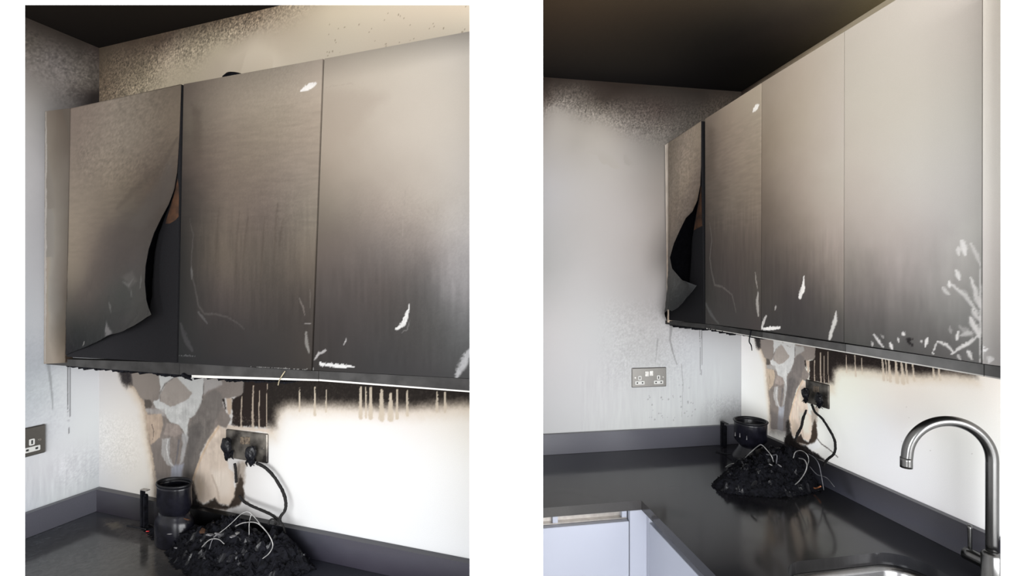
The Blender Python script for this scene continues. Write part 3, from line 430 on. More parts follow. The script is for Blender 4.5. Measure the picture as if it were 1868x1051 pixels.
  ('ctrl',[(0.5015,-1.0709,59,48,37),(0.1095,-0.9745,35,31,28),(0.5629,-0.705,51,43,34),(0.1861,-0.5184,31,28,25),(0.0877,-0.1229,20,18,17),(0.4816,-0.3421,34,30,26),(0.515,-0.1434,59,51,43),(0.6261,-0.1299,78,69,57),(0.6735,-0.0465,99,89,69),(0.7263,-0.0163,114,103,79),(0.3067,-0.096,29,26,22)],-9,9),
],
'B_door0': [  # filler colour lightened to make up for the weak light there
  ('ctrl',[(0.0244,1.3297,189,178,167),(0.0192,1.0537,189,179,169),(0.0139,0.8016,201,189,177),(0.0348,0.6006,189,174,159),(0.0451,1.2994,149,137,126),(0.04,0.8508,152,139,127)],-9,9),
],
'B_door1': [  # lightened to offset dim corner light, darkened where the curl catches light
  ('ctrl',[(0.0953,1.3476,115,105,94),(0.1891,1.3563,131,119,107),(0.2874,1.3826,127,115,101),(0.0953,1.1892,121,111,100),(0.2113,1.2112,127,115,102),(0.2914,1.1928,94,84,75),(0.0854,0.9954,115,105,95),(0.1891,1.0764,102,92,83),(0.0553,0.85,82,79,76),(0.1195,0.7022,51,52,51),(0.0705,0.6151,39,39,40),(0.2415,0.7269,43,44,44),(0.1664,0.8679,86,82,79)],-9,9),
  ('streak',(0,0.35,0.9,1.45),0.025,0.006,0.05),
  ('speck',(0,0.35,0.58,1.45),0.006,0.15,0.0,1.0),
],
'B_door2': [
  ('ctrl',[(0.3768,1.364,106,95,85),(0.4952,1.3547,133,120,106),(0.6309,1.3534,149,137,121),(0.3768,1.2155,86,77,69),(0.4952,1.2055,115,103,92),(0.6309,1.1881,129,117,103),(0.3768,1.0458,72,65,59),(0.4952,1.0464,95,86,77),(0.6309,1.0227,108,97,86),(0.3768,0.8973,58,53,50),(0.5273,0.8846,72,65,60),(0.6392,0.8751,79,71,65),(0.3768,0.7276,51,49,47),(0.5273,0.7283,58,53,51),(0.6392,0.7289,63,59,55),(0.3768,0.6045,49,47,46),(0.5273,0.6111,52,50,49),(0.6392,0.6083,56,52,51)],-9,9),
  ('line',[(0.6281,1.3305),(0.6447,1.3391),(0.6528,1.3415)],0.01,0.011,(218,214,207),1.0,0.25),
  ('poly',[(0.3543,1.3715),(0.3989,1.3463),(0.4061,1.1664),(0.3619,1.1552)],(79,70,62),0.5,0.02,0.006),
  ('line',[(0.3706,0.9884),(0.3863,0.9269),(0.3732,0.8534),(0.3863,0.7931),(0.4055,0.7484),(0.4548,0.741),(0.513,0.7131),(0.5352,0.6518)],0.005,0.006,(93,89,86),0.5,0.7),
  ('line',[(0.6365,0.7889),(0.6433,0.7534),(0.65,0.7342)],0.004,0.003,(133,128,122),0.8,0.6),
  ('line',[(0.651,0.7214),(0.6481,0.683),(0.6539,0.6449)],0.009,0.008,(146,142,137),0.85,0.6),
  ('line',[(0.3398,0.6803),(0.3798,0.6367),(0.4305,0.6032)],0.012,0.01,(77,77,77),0.6,0.7),
  ('streak',(0.36,0.66,0.65,1.1),0.006,0.07,0.05),
  ('streak',(0.34,0.68,0.95,1.4),0.035,0.007,0.04),
],
'B_door3': [
  ('ctrl',[(0.6976,1.3635,138,126,112),(0.8376,1.388,160,148,134),(0.9725,1.3849,172,163,151),(0.6976,1.2226,125,113,99),(0.8376,1.2114,152,141,127),(0.9725,1.1813,167,158,148),(0.6976,1.0816,109,98,87),(0.8376,1.0509,141,130,119),(0.9725,1.0214,159,151,141),(0.6976,0.9406,86,77,69),(0.8376,0.9064,116,106,97),(0.9725,0.8905,145,135,127),(0.6976,0.8173,67,61,57),(0.8376,0.7941,81,74,69),(0.9725,0.7742,111,103,97),(0.6976,0.7115,57,53,50),(0.8376,0.6978,59,55,54),(0.9725,0.6869,79,75,71),(0.6976,0.6146,50,48,47),(0.8376,0.6175,52,50,49),(0.9725,0.607,62,60,59)],-9,9),
  ('line',[(0.8521,0.7737),(0.847,0.7345),(0.8358,0.709)],0.002,0.012,(199,196,192),1.0,0.35),
  ('line',[(0.7346,0.681),(0.7346,0.6665)],0.006,0.003,(150,146,143),0.85,0.5),
  ('line',[(0.6794,0.6037),(0.7155,0.6092),(0.7541,0.6136)],0.008,0.006,(199,197,194),1.0,0.35),
  ('line',[(0.9655,0.673),(0.9586,0.6416),(0.9427,0.5975)],0.007,0.01,(179,177,173),0.9,0.6),
  ('line',[(0.6654,0.6013),(0.6812,0.6308),(0.6931,0.6472)],0.008,0.006,(171,168,165),0.9,0.5),
  ('line',[(0.6701,0.6111),(0.6775,0.6023)],0.008,0.006,(184,182,179),0.9,0.5),
  ('streak',(0.66,1.0,0.62,0.95),0.008,0.09,0.05),
],
'B_door4': [
  ('ctrl',[(1.0228,1.3878,175,167,156),(1.1527,1.2949,179,172,162),(1.2989,1.2437,182,175,167),(1.0228,1.1921,170,163,152),(1.1527,1.1447,173,167,157),(1.2989,1.0913,177,173,166),(1.0228,1.0243,162,154,145),(1.1527,0.9944,168,163,156),(1.2989,0.9607,173,170,166),(1.0228,0.8846,143,135,128),(1.1527,0.8692,153,146,141),(1.2365,0.8593,157,153,150),(1.2989,0.8519,165,163,159),(1.0228,0.7727,111,105,100),(1.1527,0.7565,125,119,116),(1.2686,0.7433,136,134,131),(1.0228,0.6749,81,77,75),(1.1527,0.6689,91,88,86),(1.2686,0.6647,109,108,106),(1.0228,0.605,65,64,62),(1.1527,0.6,70,69,68),(1.2581,0.6016,86,84,83),(1.2989,0.5962,97,96,95)],-9,9),
  ('line',[(1.2736,0.8328),(1.2797,0.8037)],0.009599692809830085,0.007679754247864068,(199,197,195),0.9450000000000001,0.8),
  ('line',[(1.2652,0.8205),(1.2663,0.8046)],0.005759815685898052,0.005119836165242712,(199,197,195),0.735,0.8),
  ('line',[(1.2893,0.8262),(1.299,0.8081),(1.3065,0.7848)],0.006399795206553391,0.005759815685898052,(199,197,195),0.735,0.8),
  ('line',[(1.3079,0.7961),(1.3075,0.5911)],0.002559918082621356,0.003839877123932034,(199,197,195),0.7875000000000001,0.8),
  ('line',[(1.2634,0.773),(1.2689,0.7542)],0.008959713289174746,0.006399795206553391,(199,197,195),0.8925,0.8),
  ('line',[(1.2491,0.7514),(1.2514,0.7385)],0.005759815685898052,0.005759815685898052,(199,197,195),0.8400000000000001,0.8),
  ('line',[(1.236,0.7373),(1.2484,0.724)],0.005759815685898052,0.007679754247864068,(199,197,195),0.525,0.8),
  ('line',[(1.2559,0.7433),(1.2779,0.7236),(1.2956,0.6969)],0.006399795206553391,0.006399795206553391,(199,197,195),0.6825000000000001,0.8),
  ('line',[(1.2903,0.7585),(1.299,0.7315),(1.3058,0.7011)],0.003839877123932034,0.011519631371796103,(199,197,195),0.8400000000000001,0.8),
  ('line',[(1.2938,0.6949),(1.3058,0.6745)],0.008959713289174746,0.008959713289174746,(199,197,195),0.8400000000000001,0.8),
  ('line',[(1.2903,0.6766),(1.3007,0.6551),(1.3058,0.6403)],0.010239672330485424,0.008959713289174746,(199,197,195),0.9450000000000001,0.8),
  ('line',[(1.2652,0.6481),(1.2634,0.6301)],0.005119836165242712,0.004479856644587373,(199,197,195),0.8925,0.8),
  ('line',[(1.2707,0.6407),(1.2921,0.6485)],0.006399795206553391,0.007679754247864068,(199,197,195),0.525,0.8),
  ('line',[(1.225,0.6239),(1.2445,0.6179),(1.2559,0.6053)],0.005759815685898052,0.005119836165242712,(199,197,195),0.8400000000000001,0.8),
  ('line',[(1.225,0.6239),(1.2149,0.5999)],0.002559918082621356,0.002559918082621356,(199,197,195),0.8400000000000001,0.8),
  ('line',[(1.2522,0.5987),(1.2743,0.6175),(1.2921,0.6312),(1.3058,0.6479)],0.004479856644587373,0.005759815685898052,(199,197,195),0.8925,0.8),
  ('line',[(1.2851,0.609),(1.2921,0.5945)],0.007679754247864068,0.005119836165242712,(199,197,195),0.8925,0.8),
  ('line',[(1.2652,0.6005),(1.2707,0.5894)],0.005119836165242712,0.003839877123932034,(199,197,195),0.63,0.8),
  ('line',[(1.0747,0.6241),(1.085,0.6111),(1.1002,0.5956)],0.004479856644587373,0.005759815685898052,(199,197,195),0.7875000000000001,0.8),
  ('line',[(1.0951,0.6238),(1.1002,0.6173)],0.005119836165242712,0.003839877123932034,(199,197,195),0.42000000000000004,0.8),
  ('line',[(1.148,0.6355),(1.1517,0.6292)],0.007679754247864068,0.007679754247864068,(199,197,195),0.8925,0.8),
  ('line',[(1.1179,0.6055),(1.1236,0.5939)],0.006399795206553391,0.007679754247864068,(199,197,195),0.8925,0.8),
  ('line',[(1.2035,0.6292),(1.2005,0.6095)],0.004479856644587373,0.005119836165242712,(199,197,195),0.9450000000000001,0.8),
  ('line',[(1.19,0.621),(1.1909,0.6177)],0.004479856644587373,0.004479856644587373,(199,197,195),0.8400000000000001,0.8),
  ('line',[(1.0694,0.6047),(1.071,0.594)],0.004479856644587373,0.003839877123932034,(199,197,195),0.63,0.8),
  ('line',[(1.1364,0.621),(1.1388,0.6123)],0.005119836165242712,0.003839877123932034,(199,197,195),0.735,0.8),
  ('line',[(1.2503,0.6548),(1.2522,0.6429)],0.005759815685898052,0.003839877123932034,(199,197,195),0.315,0.8),
  ('line',[(1.2129,0.5976),(1.2162,0.5959)],0.0031998976032766957,0.0031998976032766957,(199,197,195),0.9450000000000001,0.8),
  ('line',[(1.2707,0.6565),(1.2921,0.6428)],0.010239672330485424,0.010239672330485424,(199,197,195),0.315,0.8),
  ('dots',(1.1594,1.1749,0.6055,0.6234),10,0.003,(32,30,30),0.8),
  ('streak',(1.0,1.3,0.59,0.9),0.02,0.1,0.05),
],
'B_door5': [  # end door lightened in the colour to offset the weak light on it
  ('ctrl',[(1.3273,1.2289,234,227,217),(1.3273,1.081,229,224,216),(1.3273,0.9225,225,221,215),(1.3273,0.7852,208,203,199),(1.3273,0.6901,188,184,180),(1.3273,0.6161,166,163,161),(1.3628,0.9664,225,221,215),(1.3628,0.6207,170,166,164)],-9,9),
  ('line',[(1.3142,0.6193),(1.3146,0.6148)],0.006,0.006,(243,243,243),0.8,0.5),
  ('line',[(1.3258,0.6032),(1.3225,0.5934)],0.006,0.006,(243,243,243),0.6,0.6),
  ('line',[(1.3109,0.6219),(1.3102,0.5915)],0.003,0.003,(243,243,243),0.5,0.6),
],
'B_left': [
  ('ctrl',[(0.9475,1.6411,40,34,30),(0.9475,1.5801,63,56,51),(0.9224,1.5378,111,105,99),(0.692,1.6465,39,33,29),(0.692,1.5768,54,48,43),(0.692,1.5146,107,101,94),(0.4262,1.6394,41,36,32),(0.4262,1.5633,56,49,45),(0.4262,1.4998,80,74,69),(0.4533,1.4476,94,89,84),(0.2058,1.6284,43,38,34),(0.2616,1.5348,66,61,56),(0.0643,1.6506,48,42,37),(0.0928,1.6097,59,52,46),(0.821,1.3912,136,131,125),(0.5604,1.3791,126,121,116),(0.821,1.0463,147,144,142),(0.5604,1.0525,145,140,137),(0.4262,1.1825,125,119,114),(0.4262,0.9287,134,128,124),(0.9475,1.1653,145,143,143),(0.9475,0.8237,139,138,137),(0.821,0.7999,149,147,146),(0.9475,0.5553,155,153,153),(0.692,0.5517,152,152,152),(0.4533,0.6497,141,138,137),(0.4262,0.4465,147,147,147),(0.692,0.3029,155,155,156),(0.9224,0.1883,154,154,155),(0.2893,0.4435,156,157,159),(0.0928,0.2833,160,162,163),(0.0356,0.1508,142,143,144),(0.2893,0.1359,157,159,159),(0.6397,0.1264,156,157,157)],-9,9),
  ('speck',(0.0,1.3,1.36,1.7),0.0042,0.42,0.0,0.5),
  ('speck',(0.2,0.75,0.24,0.72),0.006,0.075,0.0,1.0),
  ('speck',(0,0.22,0.09,0.25),0.005,0.11,0.0,1.0),
  ('line',[(0.3581,0.5675),(0.3663,0.4962),(0.3499,0.4321),(0.3306,0.3805)],0.01,0.003,(90,90,90),0.5,0.9),
  ('line',[(0.4262,0.5023),(0.4316,0.4466),(0.437,0.396)],0.005,0.002,(113,113,113),0.6,0.8),
  ('line',[(0.2156,0.5502),(0.2142,0.4419),(0.2114,0.3)],0.002,0.0008,(86,86,87),0.8,0.4),
  ('line',[(0.2058,0.5501),(0.2044,0.3901),(0.2086,0.3128)],0.0022,0.0008,(90,90,90),0.75,0.4),
  ('line',[(0.3086,0.3799),(0.3003,0.2901),(0.3059,0.1366)],0.003,0.0015,(113,113,113),0.5,0.8),
  ('streak',(0.1,0.8,0.09,0.45),0.008,0.1,0.022),
  ('dots',(0.2337,0.4802,0.1205,0.296),40,0.003,(90,90,90),0.5),
],
'B_up': [
  ('ctrl',[(0.0981,0.0496,50,49,54),(0.2074,0.107,39,37,38),(0.3374,0.0897,33,31,34),(0.4792,0.0629,35,35,39),(0.5789,0.0599,48,48,54),(0.6469,0.0484,68,68,75),(0.8049,0.0444,79,79,87),(0.9793,0.0476,79,79,87),(1.071,0.0377,75,75,84)],-9,9),
  ('poly',[(0.5789,0.1031),(0.6248,0.0585),(0.6425,0.0125),(0.6136,0.0155),(0.5789,0.0599)],(44,44,49),0.6,0.012,0.004),
],
'B_work': [
  ('ctrl',[(0.1482,-0.9606,38,40,47),(0.3126,-1.0031,54,54,55),(0.3436,-0.8185,54,54,55),(0.0967,-0.4741,42,43,47),(0.378,-0.6134,52,51,53),(0.0622,-0.2431,40,40,44),(0.7074,-0.686,40,39,40),(0.5118,-0.4064,23,23,27),(0.3991,-0.1668,13,13,18),(0.591,-0.207,27,27,29),(0.4813,0.0017,20,20,23),(0.6984,-0.0714,37,37,40),(0.8993,-0.1258,38,39,43),(0.9398,-0.062,35,36,40),(0.8086,-0.4802,40,39,38),(0.9534,-0.623,30,30,32),(0.8489,-0.2403,50,49,50)],-9,9),
  ('poly',[(0.5755,-0.6817),(0.6259,-0.6209),(0.6638,-0.6236),(0.6507,-0.7016)],(27,27,28),0.7,0.015,0.006),
  ('poly',[(0.5327,-0.4203),(0.6412,-0.2905),(0.6848,-0.3855),(0.632,-0.4667)],(18,18,21),0.8,0.02,0.01),
  ('line',[(0.4225,-0.5921),(0.4167,-0.5671),(0.4345,-0.5505)],0.004,0.004,(13,13,15),0.9,0.4),
  ('line',[(0.4612,-0.5952),(0.4537,-0.5826)],0.004,0.002,(13,13,15),0.9,0.4),
  ('line',[(0.4662,-0.4793),(0.4759,-0.4787)],0.004,0.004,(13,13,15),0.9,0.4),
  ('speck',(0.0,1.0,-0.5,0),0.01,0.15,0.0,1.0),
],
}

def s2l(c):
    c = np.asarray(c, float) / 255.0
    return np.where(c <= .04045, c / 12.92, ((c + .055) / 1.055) ** 2.4)
def hash2(i, j, s):
    v = np.sin(i * 127.1 + j * 311.7 + s * 74.7) * 43758.5453
    return v - np.floor(v)
def vnoise(u, v, s=0):
    iu, iv = np.floor(u), np.floor(v); fu, fv = u - iu, v - iv
    fu = fu * fu * (3 - 2 * fu); fv = fv * fv * (3 - 2 * fv)
    a = hash2(iu, iv, s); b = hash2(iu + 1, iv, s); c = hash2(iu, iv + 1, s); d = hash2(iu + 1, iv + 1, s)
    return (a * (1 - fu) + b * fu) * (1 - fv) + (c * (1 - fu) + d * fu) * fv
def fbm(u, v, s=0, o=4):
    t = 0; w = .5; tw = 0
    for k in range(o): t = t + w * vnoise(u * 2 ** k, v * 2 ** k, s + k * 5); tw += w; w *= .55
    return t / tw
def tps(U, V, pts, lam=1e-4):
    P = np.array([p[:2] for p in pts]); Y = np.array([p[2:5] for p in pts], float); n = len(P)
    k = lambda r2: np.where(r2 > 1e-12, r2 * np.log(r2 + 1e-12), 0)
    A = np.zeros((n + 3, n + 3)); A[:n, :n] = k(((P[:, None] - P[None]) ** 2).sum(-1)) + lam * np.eye(n)
    A[:n, n] = 1; A[:n, n + 1:] = P; A[n, :n] = 1; A[n + 1:, :n] = P.T
    w = np.linalg.solve(A + 1e-12 * np.eye(n + 3), np.vstack([Y, np.zeros((3, 3))]))
    out = w[n] + U[:, None] * w[n + 1] + V[:, None] * w[n + 2]
    for i in range(n): out = out + k((U - P[i, 0]) ** 2 + (V - P[i, 1]) ** 2)[:, None] * w[i]
    # keep the extrapolation inside the measured range of the nearest points
    d = ((U[:, None] - P[:, 0]) ** 2 + (V[:, None] - P[:, 1]) ** 2); nn = np.argsort(d, 1)[:, :5]
    lo = Y[nn].min(1) - 6; hi = Y[nn].max(1) + 6
    return np.clip(out, lo, hi)
def sstep(x): x = np.clip(x, 0, 1); return x * x * (3 - 2 * x)
def seg_dist(U, V, pts, w0, w1, closed=False, petal=False):
    best = np.full(U.shape, 1e9); n = len(pts); L = [0]
    for i in range(n - 1): L.append(L[-1] + math.hypot(pts[i + 1][0] - pts[i][0], pts[i + 1][1] - pts[i][1]))
    for i in range(n if closed else n - 1):
        a = pts[i]; b = pts[(i + 1) % n]; dx, dy = b[0] - a[0], b[1] - a[1]; l2 = dx * dx + dy * dy + 1e-12
        t = np.clip(((U - a[0]) * dx + (V - a[1]) * dy) / l2, 0, 1); d = np.hypot(U - a[0] - t * dx, V - a[1] - t * dy)
        if not closed:
            g = (L[i] + t * math.sqrt(l2)) / (L[-1] + 1e-9); d = d / np.maximum((w0 + (w1 - w0) * g) * ((.35 + .65 * np.sin(np.pi * (.06 + .88 * g))) if petal else 1), 1e-5)
        best = np.minimum(best, d)
    return best
def inside(U, V, pts):
    r = np.zeros(U.shape, bool); n = len(pts)
    for i in range(n):
        (x0, y0), (x1, y1) = pts[i], pts[(i + 1) % n]
        if y0 == y1: continue
        r ^= ((y0 > V) != (y1 > V)) & (U < (x1 - x0) * (V - y0) / (y1 - y0) + x0)
    return r
def paint(key, U, V):
    """surface colour at every point of a surface"""
    ops = PAINT[key]; N = len(U); col = np.zeros((N, 3)); sd = sum(ord(c) for c in key) % 50
    wob = (fbm(U * 60, V * 60, sd) - .5) * 2; wob2 = (fbm(U * 260, V * 260, sd + 3, 3) - .5) * 2
    for o in ops:
        if o[0] == 'ctrl':
            m = (V >= o[2]) & (V < o[3]); ju = (fbm(U[m] * 14, V[m] * 14, sd + 9) - .5) * .03
            if m.any(): col[m] = tps(U[m] + ju, V[m] + ju * .7, o[1])
    for o in ops:
        if o[0] in ('poly', 'line'):
            pts = o[1]; xs = [p[0] for p in pts]; ys = [p[1] for p in pts]
            pad = (o[4] * 2 + o[5] + .002) if o[0] == 'poly' else max(o[2], o[3]) * 1.6 + .003
            m = np.where((U > min(xs) - pad) & (U < max(xs) + pad) & (V > min(ys) - pad) & (V < max(ys) + pad))[0]
            if not len(m): continue
            u, v = U[m], V[m]
            if o[0] == 'poly':
                _, _, c, al, f, j = o; d = seg_dist(u, v, pts, 0, 0, True); d = np.where(inside(u, v, pts), d, -d) + wob[m] * j + wob2[m] * j * .6
                a = sstep(d / (2 * f + 1e-5) + .5) * al
            else:
                _, _, w0, w1, c, al, f = o; jt = .0030 if 'door' in key else .0004; d = seg_dist(u + wob[m] * jt, v + wob2[m] * jt, pts, max(w0, .0008), max(w1, .0008), petal='door' in key) + wob2[m] * .38 + wob[m] * .15
                a = sstep((1.05 - d) / max(f, .05)) * al
            a = a * (1 + .12 * wob2[m]); a = np.clip(a, 0, 1)[:, None]; col[m] = col[m] * (1 - a) + np.array(c, float) * a
        elif o[0] == 'speck':
            _, b, s, amp, lo, hi = o; m = (U > b[0]) & (U < b[1]) & (V > b[2]) & (V < b[3])
            lum = col[m].mean(1) / 255.0; n = fbm(U[m] / s, V[m] / s, sd + 21, 3); n2 = vnoise(U[m] / s * 1.7, V[m] / s * 1.7, sd + 31)
            g = np.clip((n - .5) * 2.4 + (n2 - .5) * .5, -1, 1); w = sstep((hi - lum) / .14) * sstep((lum - .12) / .1) if hi < 1 else 1.0
            ew = min(.12, (b[3] - b[2]) * .4); eh = min(.12, (b[1] - b[0]) * .35); edge = sstep((V[m] - b[2]) / ew) * (1 if b[3] > 1.2 else sstep((b[3] - V[m]) / ew)) * (1 if b[0] <= .01 else sstep((U[m] - b[0]) / eh)) * sstep((b[1] - U[m]) / eh); edge = edge * (.35 + 1.1 * fbm(U[m] * 12, V[m] * 12, sd + 51))
            col[m] *= (1 + amp * g * w * edge)[:, None]
        elif o[0] == 'streak':
            _, b, su, sv, amp = o; m = (U > b[0]) & (U < b[1]) & (V > b[2]) & (V < b[3])
            q = .25 if sv > su else 0
            g = (fbm(U[m] / su + (V[m] * 4 if sv < su else 0), V[m] / sv + (U[m] * 3 if sv < su else 0), sd + 41, 3) - .5) * 2
            edge = sstep((V[m] - b[2]) / .05 + .5) * sstep((b[3] - V[m]) / .15) * sstep((U[m] - b[0]) / .03 + .5) * sstep((b[1] - U[m]) / .03 + .5)
            col[m] *= (1 + amp * g * edge * 1.6)[:, None]
        elif o[0] == 'dots':
            _, b, n, r, c, al = o
            for _k in range(n):
                x = RNG.uniform(b[0], b[1]); y = RNG.uniform(b[2], b[3]); q = r * RNG.uniform(.5, 1.3)
                m = np.where((np.abs(U - x) < q * 2) & (np.abs(V - y) < q * 2))[0]
                if len(m): a = (sstep(1.5 - np.hypot(U[m] - x, V[m] - y) / q) * al)[:, None]; col[m] = col[m] * (1 - a) + np.array(c, float) * a
    return np.clip(s2l(np.clip(col, 0, 250)), .0025, .92)
def lines(*segs):
    """grid lines from (start, stop, step) runs"""
    out = []
    for a, b, s in segs:
        n = max(1, int(round((b - a) / s))); out += list(np.linspace(a, b, n + 1))
    out = np.array(sorted(out)); return out[np.concatenate([[True], np.diff(out) > 1e-5])]
def grid_mesh(name, P, nu, nv, cols, thick=None, flip=False):
    """quad sheet of nu x nv points, optionally with a rim taken back by the vector thick and a back face"""
    idx = np.arange(nu * nv).reshape(nv, nu); q = np.stack([idx[:-1, :-1], idx[:-1, 1:], idx[1:, 1:], idx[1:, :-1]], -1).reshape(-1, 4)
    if flip: q = q[:, ::-1]
    verts = P; faces = [q]
    if thick is not None:
        rim = np.concatenate([idx[0, :], idx[1:, -1], idx[-1, -2::-1], idx[-2:0:-1, 0]]); k = len(rim); base = len(P)
        verts = np.vstack([P, P[rim] + np.array(thick)]); cols = np.vstack([cols, cols[rim]])
        b = np.arange(k) + base; nx = np.roll(np.arange(k), -1); s = np.stack([rim, b, b[nx], rim[nx]], -1)
        if flip: s = s[:, ::-1]
        faces.append(s)
    F = np.concatenate(faces); me = bpy.data.meshes.new(name); tail = None
    allf = F.tolist()
    if thick is not None:
        bk = (np.arange(k) + base).tolist(); allf.append(bk[::-1] if flip else bk)
    me.from_pydata(verts.tolist(), [], allf); me.update()
    at = me.attributes.new('soot_light_stain', 'FLOAT_COLOR', 'POINT'); at.data.foreach_set('color', np.hstack([cols, np.ones((len(cols), 1))]).astype(np.float32).ravel())
    return me
def sheet(name, key, us, vs, place, material, K, thick, parent=None, flip=False, at=(0, 0, 0)):
    """a flat stained panel: place(u, v) gives the point in kitchen coordinates"""
    U, V = np.meshgrid(us, vs); U, V = U.ravel(), V.ravel(); cols = paint(key, U, V); P = np.stack(place(U, V), -1) - np.array(at)
    me = grid_mesh(name, P, len(us), len(vs), cols, thick, flip); return link(name, me, material, parent, None if parent is not None else K)

# ------------------------------------------------------------------ added white piers standing in for the blank margins around the two kitchens
YF = 0.85
def pier(name, pts, z0, z1):
    bm = bmesh.new(); prism(bm, pts, 'z', z0, z1); return struct(from_bm(name, bm, M_white))
e45, e858, e990, e1826 = ((p - 934) / 880.0 for p in (45.5, 857, 990.5, 1825.5))
pier('margin_center', [(e858 * YF, YF), (e990 * YF, YF), (e990 * YF, 2.2), (e858 * YF, 2.2)], 0, 2.2)
pier('margin_left', [(e45 * YF, YF), (e45 * (YF + .04), YF + .04), (-1.02, YF + .04), (-1.0, YF)], 0, 2.2)
pier('margin_right', [(e1826 * YF, YF), (1.0, YF), (1.05, YF + .06), (e1826 * (YF + .06), YF + .06)], 0, 2.2)
zh = (525.5 - 9.0) / 880.0
bm = bmesh.new(); prism(bm, [(YF, CAM_Z + zh * YF), (YF + .05, CAM_Z + zh * (YF + .05)), (YF + .05, 2.2), (YF, 2.2)], 'x', e45 * YF + .0005, e858 * YF - .0005)
struct(from_bm('margin_header', bm, M_white))
struct(from_bm('floor', bxm(-4, 4, -4, 4, -.05, 0), M_floor))

# ------------------------------------------------------------------ kitchen shells
DIM = {'A': dict(u=.0711, H=1.5209, d=.1504, zb=.5334, zt=1.2621, zr=.5123, t=.02, wt=.0325), 'B': dict(u=.0897, H=1.6747, d=.3953, zb=.5928, zt=1.4065, zr=.5633, t=.02, wt=.0325)}
def shell(K, fine_x, far_x, fine_s, far_s):
    d = DIM[K]; fl = -(CAM_Z - KITCHEN[K]['c'][2]); H = d['H']; st = .0026
    us = lines((0, fine_x, st), (fine_x, far_x, .1)); vs = lines((fl, 0, .2), (0, d['zb'] + .04, st), (d['zb'] + .04, d['zt'] - .12, .03), (d['zt'] - .12, H, st))
    if K == 'B': vs = lines((fl, 0, .2), (0, d['zb'] + .03, st), (d['zb'] + .03, H - .3, .06), (H - .3, H, .004))
    o = sheet('wall_back', K + '_back', us, vs, lambda u, v: (u, 0 * u, v), M_wall, K, (0, .1, 0), flip=False); struct(o)
    ss = lines((0, fine_s, .003), (fine_s, far_s, .1)); vs = lines((fl, 0, .2), (0, H, .004))
    o = sheet('wall_side', K + '_left', ss, vs, lambda u, v: (0 * u, -u, v), M_wall, K, (-.1, 0, 0), flip=True); struct(o)
    cx = lines((-.1, far_x, .03)); cy = lines((-1.3 if K == 'B' else -.75, .1, .03))
    o = sheet('ceiling', K + '_ceil', cx, cy, lambda u, v: (u, v, 0 * u + H), M_ceil, K, (0, 0, .1), flip=True); struct(o)
shell('A', 1.36, 1.40, .21, .34)
shell('B', 1.10, 1.45, 1.0, 1.06)

# ------------------------------------------------------------------ wall cupboards
def quad_place(q, y):
    """bilinear panel between four corners (top left, top right, bottom right, bottom left) given as (x, z)"""
    TL, TR, BR, BL = [np.array(p) for p in q]
    def f(s, t):
        s = s[:, None]; t = t[:, None]; p = (TL * (1 - s) + TR * s) * (1 - t) + (BL * (1 - s) + BR * s) * t
        return p[:, 0], p[:, 1]
    return f
def panel(name, key, q, K, y, th, parent, step=.0025, at=(0, 0, 0), material=None):
    """a flat door or filler panel with its soot; front face at y, th thick"""
    f = quad_place(q, y); w = abs(q[1][0] - q[0][0]); h = abs(q[0][1] - q[3][1])
    S, T = np.meshgrid(np.linspace(0, 1, max(4, int(w / step))), np.linspace(0, 1, max(4, int(h / step)))); nu, nv = S.shape[1], S.shape[0]
    X, Z = f(S.ravel(), T.ravel()); cols = paint(key, X, Z); P = np.stack([X, 0 * X + y, Z], -1) - np.array(at)
    me = grid_mesh(name, P, nu, nv, cols, (0, th, 0), flip=True); return link(name, me, material or M_door, parent)
def trapz(bm, xs, top, bot, y0, y1):
    """board with its ends at xs, sloping top and bottom edges"""
    prism(bm, [(xs[0], bot[0]), (xs[1], bot[1]), (xs[1], top[1]), (xs[0], top[0])], 'y', y0, y1)
def jag(bm, x0, x1, z0, z1, amp, y0, y1, n, seed):
    """ragged melted lip hanging from a straight edge"""
    r = random.Random(seed); top = [(x0 + (x1 - x0) * i / n, z0 + (z1 - z0) * i / n) for i in range(n + 1)]
    bot = [(p[0], p[1] - amp * (.25 + .75 * r.random() ** 2)) for p in top]
    for i in range(n):
        prism(bm, [top[i], bot[i], bot[i + 1], top[i + 1]], 'y', y0 + r.uniform(0, .003), y1)
def cupboard(K, label, xs, doorq, key, rail, strip=True, rail_m=None):
    d = DIM[K]; yb = -(d['d'] - .021); at = ((xs[0] + xs[1]) / 2, -d['d'] / 2, rail[1][0])
    t = thing('wall_cupboard', label, 'cupboard', K, at)
    zb = max(rail[0]) - .004; bm = bxm(xs[0] + .001, xs[1] - .001, yb, -.001, zb, d['zt'] - .006); part('carcass', bm, M_carc, t)
    bm = bmesh.new(); trapz(bm, (xs[0] + .001, xs[1] - .001), rail[0], rail[1], -(d['d'] - .004), -(d['d'] - .03)); part('light_rail', bm, rail_m or M_rail, t)
    if strip:
        bm = bmesh.new(); trapz(bm, (strip[0], xs[1] - .001), (rail[1][0] + (strip[0] - xs[0]) / (xs[1] - xs[0]) * (rail[1][1] - rail[1][0]), rail[1][1]), strip[1], -(d['d'] - .004), -(d['d'] - .05)); part('edge_strip', bm, M_strip, t, label='white strip under the rail')
    if doorq: panel('door', key, doorq, K, -d['d'], .018, t, at=at)
    return t, at
